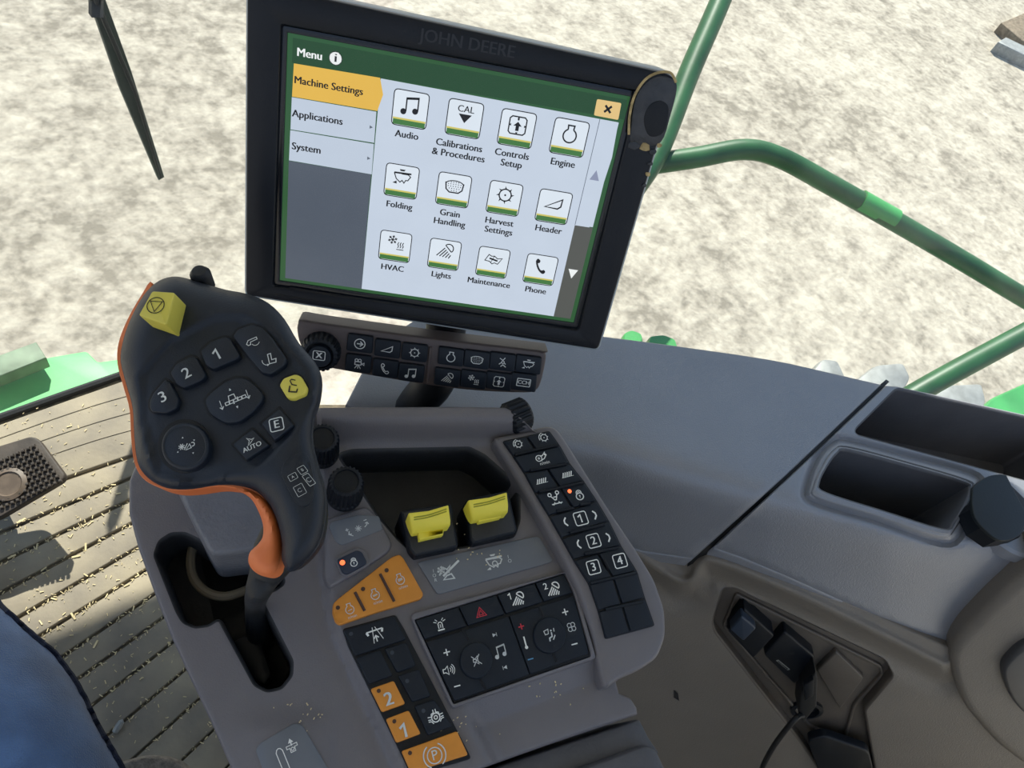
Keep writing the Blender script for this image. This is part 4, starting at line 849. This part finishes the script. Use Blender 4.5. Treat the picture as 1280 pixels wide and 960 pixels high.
tiles = [(513, 136.5, g_note, ['Audio'], 508.5, 169), (580.5, 148.5, g_cal, ['Calibrations', '& Procedures'], 574, 182), (646, 161, g_arrowup, ['Controls', 'Setup'], 640, 193), (711.5, 172, g_engine, ['Engine'], 703.5, 204),
         (502, 226.5, g_combine, ['Folding'], 499, 257), (567, 237.5, g_grain, ['Grain', 'Handling'], 562.5, 267), (630.5, 248, g_gear, ['Harvest', 'Settings'], 624, 277.5), (692, 258.5, g_header, ['Header'], 685.5, 287),
         (494, 308, g_hvac, ['HVAC'], 490.5, 335), (555.5, 318, g_light, ['Lights'], 551.5, 344), (616, 328, g_book, ['Maintenance'], 611, 353.5), (675.5, 337, g_phone, ['Phone'], 669.5, 363)]
for x, y, g_, ts, tx, ty in tiles:
    k = 1 - (y - 136) / 1500; q = MB(); p = Pen(q, PM, x, y, HS + .0004, 22 * k, mdir(x, y), s_tile)
    p.rfill(0, 0, 1, 1, .25); p.z = .0002; p.rfill(0, -.79, .93, .17, .08, s_tg); p.z = .0003; p.rfill(0, -.61, .95, .05, .02, s_yl); p.z = .0004; p.rbox(0, 0, 1, 1, .25, .055, s_ink)
    p2 = Pen(q, PM, x + 1, y - 4, HS + .0009, 13.5 * k, mdir(x, y), s_ink); g_(p2)
    for i, t in enumerate(ts): mt(q, t, tx - i * .8, ty + i * 12.2 * k, 12.2 * k)
    q.build('icon_tile', sn, False, label='white menu tile marked ' + ' '.join(ts))
# mounting arm
# keypad below the display
KPP = Plane(MON(530, 440, -.004), (MN + UP * .15))
def PK(x, y, h=0.0): return KPP(x, y, h)
def k9(pts): return c(360, 380, 3.765, pts)
kp = thing('display_keypad', 'slim brown grey shortcut keypad with round dial mounted under the display', 'keypad', PK(530, 445, -.02))
ko = cr(k9([(62, 76), (180, 95), (700, 165), (1180, 222), (1213, 235), (1212, 280), (1190, 375), (1165, 410), (1110, 421), (900, 412), (700, 390), (450, 350), (200, 305), (130, 290), (60, 200), (42, 130), (45, 95)]), 3)
q = MB(); q.solid(ko, PK, kpm, 0, -.02, 2.5, .003, rs=8, bottom=True); q.build('keypad_body', kp)
q = MB(); q.tube(cr([tuple(p_) for p_ in (PM(560, 330, -.035), PK(556, 430, -.05), at(545, 475, .66), at(520, 505, .70), at(500, 540, .74), at(480, 600, .78))], 5, False), .017, blk2, 16); q.build('mounting_arm', dp)
kk = [(338, 188, g_arrowc), (468, 212, g_header), (596, 230, g_gear), (330, 282, g_camera), (458, 305, lambda p: g_phone(p, 1)), (580, 326, g_note), (767, 250, g_engine), (889, 264, g_grain), (1010, 274, g_auger), (1132, 287, g_combine), (750, 348, g_light), (873, 358, g_hvac), (993, 366, g_arrowup), (1109, 370, g_qcc)]
dK = (1, .13)
for x, y, g_ in kk:
    X, Y = k9([(x, y)])[0]; q = MB(); w, h = 61 / 3.765, 41 / 3.765; sk_ = -.10
    pts = [(X + a * w + b_ * h * sk_, Y + b_ * h + a * w * .13) for a, b_ in ((-1, -1), (1, -1), (1, 1), (-1, 1))]
    q.solid(rnd(pts, 3), PK, blk, .003, -.001, 1.5, .0015); put(q, PK, X, Y, .003, 8.2, dK, g_, wgrey); q.build('key', kp)
q = MB(); a, b_ = k9([(672, 200)])[0], k9([(655, 370)])[0]; q.tube([PK(*a, 0), PK(*b_, 0)], .0015, kpm, 8); q.build('divider_ridge', kp)
q = MB(); cx, cy = k9([(158, 215)])[0]; cc = PK(cx, cy, 0); R = 23.5 / F * (cc - CAM).dot(ray(cx, cy).normalized()) 
q.lathe(cc - KPP.n * .001, KPP.n, [(R, 0), (R, .003), (R * .97, .009), (R * .88, .012), (R * .72, .013), (R * .70, .010), (R * .4, .009), (0, .009)], blk2, 96, 24, R * .03, (1, 3)); 
X, Y = k9([(146, 243)])[0]; q.lathe(PK(X + 2, Y - 2, .006), KPP.n, [(R * .62, 0), (R * .62, .004), (R * .56, .006), (0, .006)], blk, 32); p = Pen(q, PK, X, Y, .0122, 7.5, dK, wgrey); p.rbox(0, 0, 1.0, .8, .3, .14); p.text('X', 0, 0, 1.5, .04); q.build('rotary_dial', kp)
# ================================================================ HYDRO HANDLE (joystick)
js = thing('joystick', 'black multifunction joystick with orange trim and yellow buttons left of the display', 'joystick', ARM(320, 730, 0))
jo = cr([(188, 358), (203, 348), (222, 345), (250, 352), (280, 361), (310, 367), (335, 378), (355, 398), (373, 428), (393, 452), (402, 472), (401, 497), (393, 522), (391, 550), (398, 582), (407, 612), (407, 648), (399, 680), (380, 704), (362, 715), (352, 700), (352, 680), (347, 655), (337, 632), (320, 614), (298, 607), (272, 606), (240, 611), (215, 611), (196, 605), (181, 594), (171, 577), (167, 545), (165, 510), (157, 480), (150, 452), (152, 430), (160, 404), (174, 376)], 3)
joc = ccw(jo)
def hJ(x, y):
    d = segd(x, y, joc); R = 30; t = min(1, d / R); h = .013 * math.sqrt(max(0, 1 - (1 - t) ** 2))
    h += .006 * ss((y - 540) / 120) * ss((x - 320) / 40)
    rc = segd(x, y, FACE) if not inside(x, y, FACE) else 0
    h -= .003 * (1 - ss(rc / 8))
    return h
FACE = [(182, 520), (180, 470), (215, 430), (270, 402), (300, 400), (340, 425), (378, 470), (385, 500), (360, 540), (320, 580), (250, 598), (200, 590)]
q = MB(); q.solid(jo, JOY, joyb, .0, -.012, 1.5, .001, hf=hJ, step=5.5, rs=6, bottom=True, taper=-7); q.solid([(x * .68 + 90, y * .68 + 150) for x, y in jo], JOY, joyb, -.010, -.034, 6, .01, rs=10, bottom=True, taper=-14); hd = q.build('grip_body', js, ang=70)
def PJ(x, y, h=0.0): return JOY(x, y, hJ(x, y) + h)
# orange shell band: a slightly larger copy of the outline behind the grip, and the thumb hook
band = [p_ for p_ in cr([(190, 353), (175, 370), (157, 402), (147, 430), (146, 455), (153, 482), (161, 512), (163, 547), (167, 578), (177, 597), (195, 608), (217, 613), (241, 612), (271, 608), (298, 611), (310, 614), (330, 640), (330, 560), (240, 560), (200, 500), (190, 420)], 4)]
q = MB(); q.solid(band, JOY, orng, -.001, -.016, 1.2, .002, rs=8, bottom=True); q.build('trim_band', js, label='thin orange trim band')
hook = cr([(292, 609), (310, 611), (326, 619), (340, 634), (349, 655), (353, 680), (351, 700), (346, 714), (337, 721), (325, 719), (315, 712), (310, 702), (312, 690), (322, 680), (328, 670), (328, 655), (322, 638), (312, 622)], 4)
hkc = ccw(hook)
def hH(x, y): d = min(1, segd(x, y, hkc) / 16); return .010 * math.sqrt(max(0, 1 - (1 - d) ** 2))
q = MB(); q.solid(hook, JOY, orng, -.004, -.02, 1, .001, hf=hH, step=4, rs=5, bottom=True); q.build('thumb_rest', js, ang=70, label='smooth orange thumb rest')
def neck():
    q = MB(); pts = [(JOY(362, 655, -.022), .013), (JOY(345, 692, -.020), .013), (JOY(330, 722, -.02), .0085), (JOY(322, 742, -.03), .0065), (ARM(319, 757, .01), .0065), (ARM(322, 785, -.03), .008), (ARM(326, 800, -.06), .009)]
    P_ = cr([tuple(a) for a, r in pts], 5, False); R_ = []
    for i in range(len(pts) - 1): R_ += [pts[i][1] + (pts[i + 1][1] - pts[i][1]) * k / 5 for k in range(5)]
    R_.append(pts[-1][1]); q.tube(P_, R_, rubber, 18); return q
neck().build('neck', js)
def j6(pts): return c(130, 330, 4.267, pts)
def j7(pts): return c(130, 500, 4.267, pts)
def jbase(pts): return max(hJ(x, y) for x, y in pts)
def jkey(name, pts, m, h, glyphs, parent=js, rr=2, r=3, label=None, recess=True, s0=.002, hf=None):
    q = MB(); cx = sum(p_[0] for p_ in pts) / len(pts); cy = sum(p_[1] for p_ in pts) / len(pts); base = hJ(cx, cy)
    pj = lambda x, y, hh=0.0: JOY(x, y, base + hh)
    if recess: q.solid(rnd(off(ccw(pts), 1.8), 3), PJ, mat('deep black gap', S(10, 13, 18), .7, var=.05), .0006, -.002, .5, .0004)
    q.solid(rnd(pts, r), pj, m, h, -.003, rr, .0022, rs=6, hf=hf)
    for x, y, s, d, g_, mm in glyphs: put(q, pj, x, y, h + .0001, s, d, g_, mm)
    return q.build(name, parent, label=label)
dJ = (1, -.55)
def dig(t): return lambda p: p.text(t, 0, 0, 2.9, .012)
x, y = j6([(605, 480)])[0]; jkey('key', j6([(512, 462), (560, 415), (640, 385), (672, 392), (728, 488), (700, 512), (580, 562), (540, 540)]), joyb, .004, [(x, y, 7.5, dJ, dig('1'), wgrey)])
x, y = j6([(440, 583)])[0]; jkey('key', j6([(350, 578), (385, 528), (460, 487), (492, 495), (545, 592), (520, 622), (422, 664), (382, 640)]), joyb, .004, [(x, y, 7.5, dJ, dig('2'), wgrey)])
x, y = j6([(313, 710)])[0]; jkey('key', j6([(240, 735), (258, 690), (325, 612), (350, 625), (400, 722), (385, 772), (335, 797), (256, 790), (242, 770)]), joyb, .004, [(x, y, 7.5, dJ, dig('3'), wgrey)])
a, b_ = j6([(792, 415), (885, 510)]); jkey('rocker_key', j6([(685, 385), (710, 347), (785, 320), (840, 335), (895, 390), (972, 505), (962, 540), (885, 590), (840, 580), (770, 500)]), joyb, .0045, [(*a, 10, (1, -.3), g_spout, wgrey), (*b_, 11, (1, -.2), g_spout2, wgrey)])
a, = j6([(1008, 655)]); jkey('fold_key', j6([(933, 645), (955, 608), (1018, 585), (1048, 595), (1082, 655), (1070, 690), (1010, 720), (975, 715)]), yelj, .004, [(*a, 11, (1, -.15), g_fold, s_ink)], rr=1.5, label='small yellow key with dark symbol')
a, = j6([(697, 725)]); jkey('height_rocker', j6([(532, 728), (560, 690), (640, 628), (700, 602), (760, 606), (800, 640), (850, 690), (845, 730), (795, 790), (720, 845), (640, 850), (560, 800)]), joyb, .004, [(*a, 14, (1, -.42), g_head, wgrey)], r=6)
a, = j6([(920, 856)]); jkey('key', j6([(835, 850), (935, 765), (1012, 860), (908, 945)]), joyb, .0035, [(*a, 10, (1, -.25), g_boxn('E'), wgrey)])
a, = j7([(780, 235)]); jkey('key', j7([(682, 235), (792, 150), (882, 240), (758, 322)]), joyb, .0035, [(*a, 9.5, (1, -.45), g_auto, wgrey)])
cx, cy = j7([(430, 245)])[0]; b0 = hJ(cx, cy); q = MB()
pj = lambda x, y, h=0.0: JOY(x, y, b0 + h)
cc = lambda r: [(cx + r * math.cos(t / 40 * 2 * math.pi), cy + r * math.sin(t / 40 * 2 * math.pi)) for t in range(40)]
q.solid(cc(34), PJ, MATS['deep black gap'], .0008, -.002, 1, .0006); q.solid(cc(30), pj, joyb, .006, -.002, 3, .003); q.solid(cc(30), pj, joyb, .0065, .002, 3, .002, holes=[cc(24)]); put(q, pj, cx + 1, cy, .0062, 14, (1, -.25), g_stick, wgrey); q.build('thumb_pad', js)
# stop button: a yellow block standing on the corner
q = MB(); top_ = rnd(j6([(255, 142), (376, 150), (332, 325), (182, 272)]), 3)
bp_ = hJ(200, 395); pj2 = lambda x, y, h=0.0: JOY(x, y, bp_ + h)
q.solid(top_, pj2, yelj, .016, -.001, 1.6, .0018, n=4); x, y = j6([(275, 220)])[0]; put(q, pj2, x, y, .0161, 11.5, (1, .05), g_stop, s_ink); q.build('stop_button', js, label='yellow block shaped stop button with circled triangle')
# label patch with four little boxes
q = MB(); q.solid(cr(j7([(945, 380), (975, 315), (1050, 278), (1090, 300), (1112, 380), (1122, 470), (1105, 545), (1060, 568), (1020, 540), (970, 450)]), 3), PJ, joyb, .0006, -.001, .6, .0005)
for x, y, t, w, h in ((1007, 410, 'A', .9, .75), (1058, 373, 'B', .8, .8), (1045, 480, 'C', 1.0, 1.3), (1093, 425, 'D', .7, 1.2)):
    X, Y = j7([(x, y)])[0]; p = Pen(q, PJ, X, Y, .0008, 6, (.87, -.48), wgrey); p.rbox(0, 0, w, h, .2, .09)
    if t in 'AB': p.text(t, 0, 0, .9)
    else: p.circ(0, 0, .45, .08, 40, 320, 10)
q.build('switch_label', js)
q = MB(); q.lathe(JOY(254, 352, -.006), JOY.n + W(V((.1, -.3, 0))), [(.006, -.004), (.006, .007), (.004, .010), (0, .0105)], rubber, 20); q.build('rear_trigger', js)
# ================================================================ WIPER
WI = Plane(fr[2] + V((0, .05, 0)), V((0, -1, .12)))
n_w = (fr[3] - fr[1]).normalized().cross(UP); n_w = -n_w if n_w.dot(CAM - fr[1]) < 0 else n_w
WI = Plane(fr[1] - n_w * .14, n_w + UP * .12)
wp_ = thing('wiper', 'dark green grey windshield wiper blade hanging across the gravel, top left', 'wiper', WI(160, 110))
q = MB(); q.solid([(88, -80), (102, -84), (165, 90), (206, 222), (199, 226), (150, 110), (112, 0)], WI, wiperm, .006, -.004, 1.2, .003, bottom=True); q.build('blade', wp_)
q = MB(); q.tube([WI(90, -80, .01), WI(128, 20, .012), WI(170, 118, .012), WI(201, 222, .008)], [.0035, .0035, .003, .002], rubber, 8); q.build('blade_spine', wp_)
q = MB(); q.box(WI(120, 8, .012), W(V((.008, 0, 0))), W(V((.0, .012, 0))), WI.n * .006, rubber); q.build('clip', wp_)
# ================================================================ PERSON + SEAT
seat_p = thing('driver_seat', 'grey woven driver seat cushion at the bottom left, mostly out of frame', 'seat', V((0, 0, 0)))
SP = horiz(.40)
hip = at(60, 1450, .50); 
def person():
    pts = [at(150, 1900, .47), at(60, 1330, .50), at(-45, 1010, .52), at(-165, 830, .56), at(-260, 715, .60)]
    knee = pts[-1]; foot = V((knee.x - .02, knee.y + .06, .10)); pts += [knee.lerp(foot, .5) + V((0, .03, 0)), foot]
    rad = [.096, .091, .087, .084, .074, .06, .05]
    me = bpy.data.meshes.new('jeans_leg'); toe = foot + V((0, .16, -.05)); P_ = pts + [toe]; rad.append(.035)
    q = MB(); P2 = cr([tuple(p_) for p_ in P_], 5, False); R2 = []
    for i in range(len(P_) - 1): R2 += [rad[i] + (rad[i + 1] - rad[i]) * k / 5 for k in range(5)]
    R2.append(rad[-1]); q.tube(P2, R2, denim, 36)
    return q, P2, R2
q, P2, R2 = person()
# gentle cloth folds
for i, v in enumerate(q.v):
    j, k = divmod(i, 36); q.v[i] = v + (v - V(P2[j])).normalized() * .0018 * (math.sin(j * 1.7 + k * .5) + math.sin(j * .8 - k * .9))
pe = q.build('person', None, ang=180); tag(pe, 'seated person in blue jeans, only the right thigh shows at lower left', 'person')
# outer seam laid on the leg along its silhouette side
q = MB(); sm = []
edge = [(-15, 708), (6, 745), (30, 780), (48, 803), (75, 845), (100, 885), (122, 925), (142, 965), (160, 1000)]
deps = bpy.context.evaluated_depsgraph_get(); bpy.context.view_layer.update()
for (x, y) in resample(edge, 8, False):
    best = None
    for dx in range(0, 50):
        px, py = x + 25 - dx * .85, y - 15 + dx * .5
        ok, loc, nr, idx = pe.ray_cast(CAM, ray(px, py).normalized())
        if ok: best = loc + nr * .001; break
    if best: sm.append(best)
if len(sm) > 3: q.tube(sm, .0022, seam, 6); q.build('trouser_seam', pe)
q = MB(); sc2 = rnd([(120, 975), (145, 948), (185, 938), (225, 944), (255, 975), (330, 1300), (300, 1700), (-400, 1700), (-500, 1100), (-100, 1080)], 12)
q.solid(sc2, SP, fabric, .07, -.06, 10, .03, rs=14, n=6, bottom=True); q.build('seat_cushion', seat_p)
q = MB(); q.solid([(-350, 1150), (150, 1080), (250, 1300), (220, 1600), (-350, 1600)], SP, blk2, -.06, -.49, 4, .01, bottom=True); q.build('seat_base', seat_p)
# ================================================================ roof and posts
SUN_EL, SUN_AZ = math.radians(50), math.radians(SUNAZ if 'SUNAZ' in globals() else 22)   # azimuth from forward towards the right
sdir = V((math.sin(SUN_AZ) * math.cos(SUN_EL), math.cos(SUN_AZ) * math.cos(SUN_EL), math.sin(SUN_EL)))
E1 = FLOOR(190, 745); Eroof = E1 + sdir * (ROOF / sdir.z)
yr = Eroof.y
q = MB(); q.solid([(-1.0, back), (1.25, back), (1.25, yr - .0), (-1.0, yr - .0)], lambda x, y, h: V((x, y, ROOF + h)), roofm, .08, 0, .02, .02, bottom=True); struct(q.build('ceiling'))
q = MB(); q.solid([(-1.0, back - .06), (1.25, back - .06), (1.25, back), (-1.0, back)], lambda x, y, h: V((x, y, h)), roofm, .9, -.05, .01, .01, bottom=True); struct(q.build('wall_back'))
q = MB()
q.tube([V((-.97, back, -.05)), V((-.97, back, ROOF))], .04, roofm, 12); struct(q.build('trim_2'), 'rear left cab post')
q = MB(); q.tube([V((1.2, back, -.05)), V((1.2, back, ROOF))], .04, roofm, 12); struct(q.build('trim_3'), 'rear right cab post')
# ================================================================ light, camera
sun = bpy.data.lights.new('sun', 'SUN'); sun.energy = 8.0; sun.angle = math.radians(.6); sun.color = (1, .955, .87)
so = bpy.data.objects.new('sun', sun); C.objects.link(so); so.rotation_euler = (-sdir).to_track_quat('-Z', 'Y').to_euler()
w = bpy.data.worlds.new('sky'); bpy.context.scene.world = w; w.use_nodes = True; nt = w.node_tree; bg = nt.nodes['Background']
bg.inputs[0].default_value = (.62, .78, 1, 1); bg.inputs[1].default_value = .9
tc = nt.nodes.new('ShaderNodeTexCoord'); sp = nt.nodes.new('ShaderNodeSeparateXYZ'); rp = nt.nodes.new('ShaderNodeValToRGB')
nt.links.new(tc.outputs['Generated'], sp.inputs[0]); nt.links.new(sp.outputs['Z'], rp.inputs[0]); nt.links.new(rp.outputs[0], bg.inputs[0])
rp.color_ramp.elements[0].position = 0; rp.color_ramp.elements[0].color = (.95, .96, .97, 1); rp.color_ramp.elements[1].position = .6; rp.color_ramp.elements[1].color = (.40, .62, 1, 1)
cam = bpy.data.cameras.new('camera'); cam.sensor_width = 36; cam.lens = F / 1280 * 36; cam.clip_start = .01; co_ = bpy.data.objects.new('camera', cam); C.objects.link(co_)
R = Matrix((W(V((1, 0, 0))), W(V((0, -1, 0))), W(V((0, 0, -1))))).transposed().to_4x4(); co_.matrix_world = Matrix.Translation(CAM) @ R
sc = bpy.context.scene; sc.camera = co_
sc.view_settings.view_transform = 'Standard'; sc.view_settings.look = 'None'; sc.view_settings.exposure = 0; sc.view_settings.gamma = 1; sc.view_settings.use_curve_mapping = False
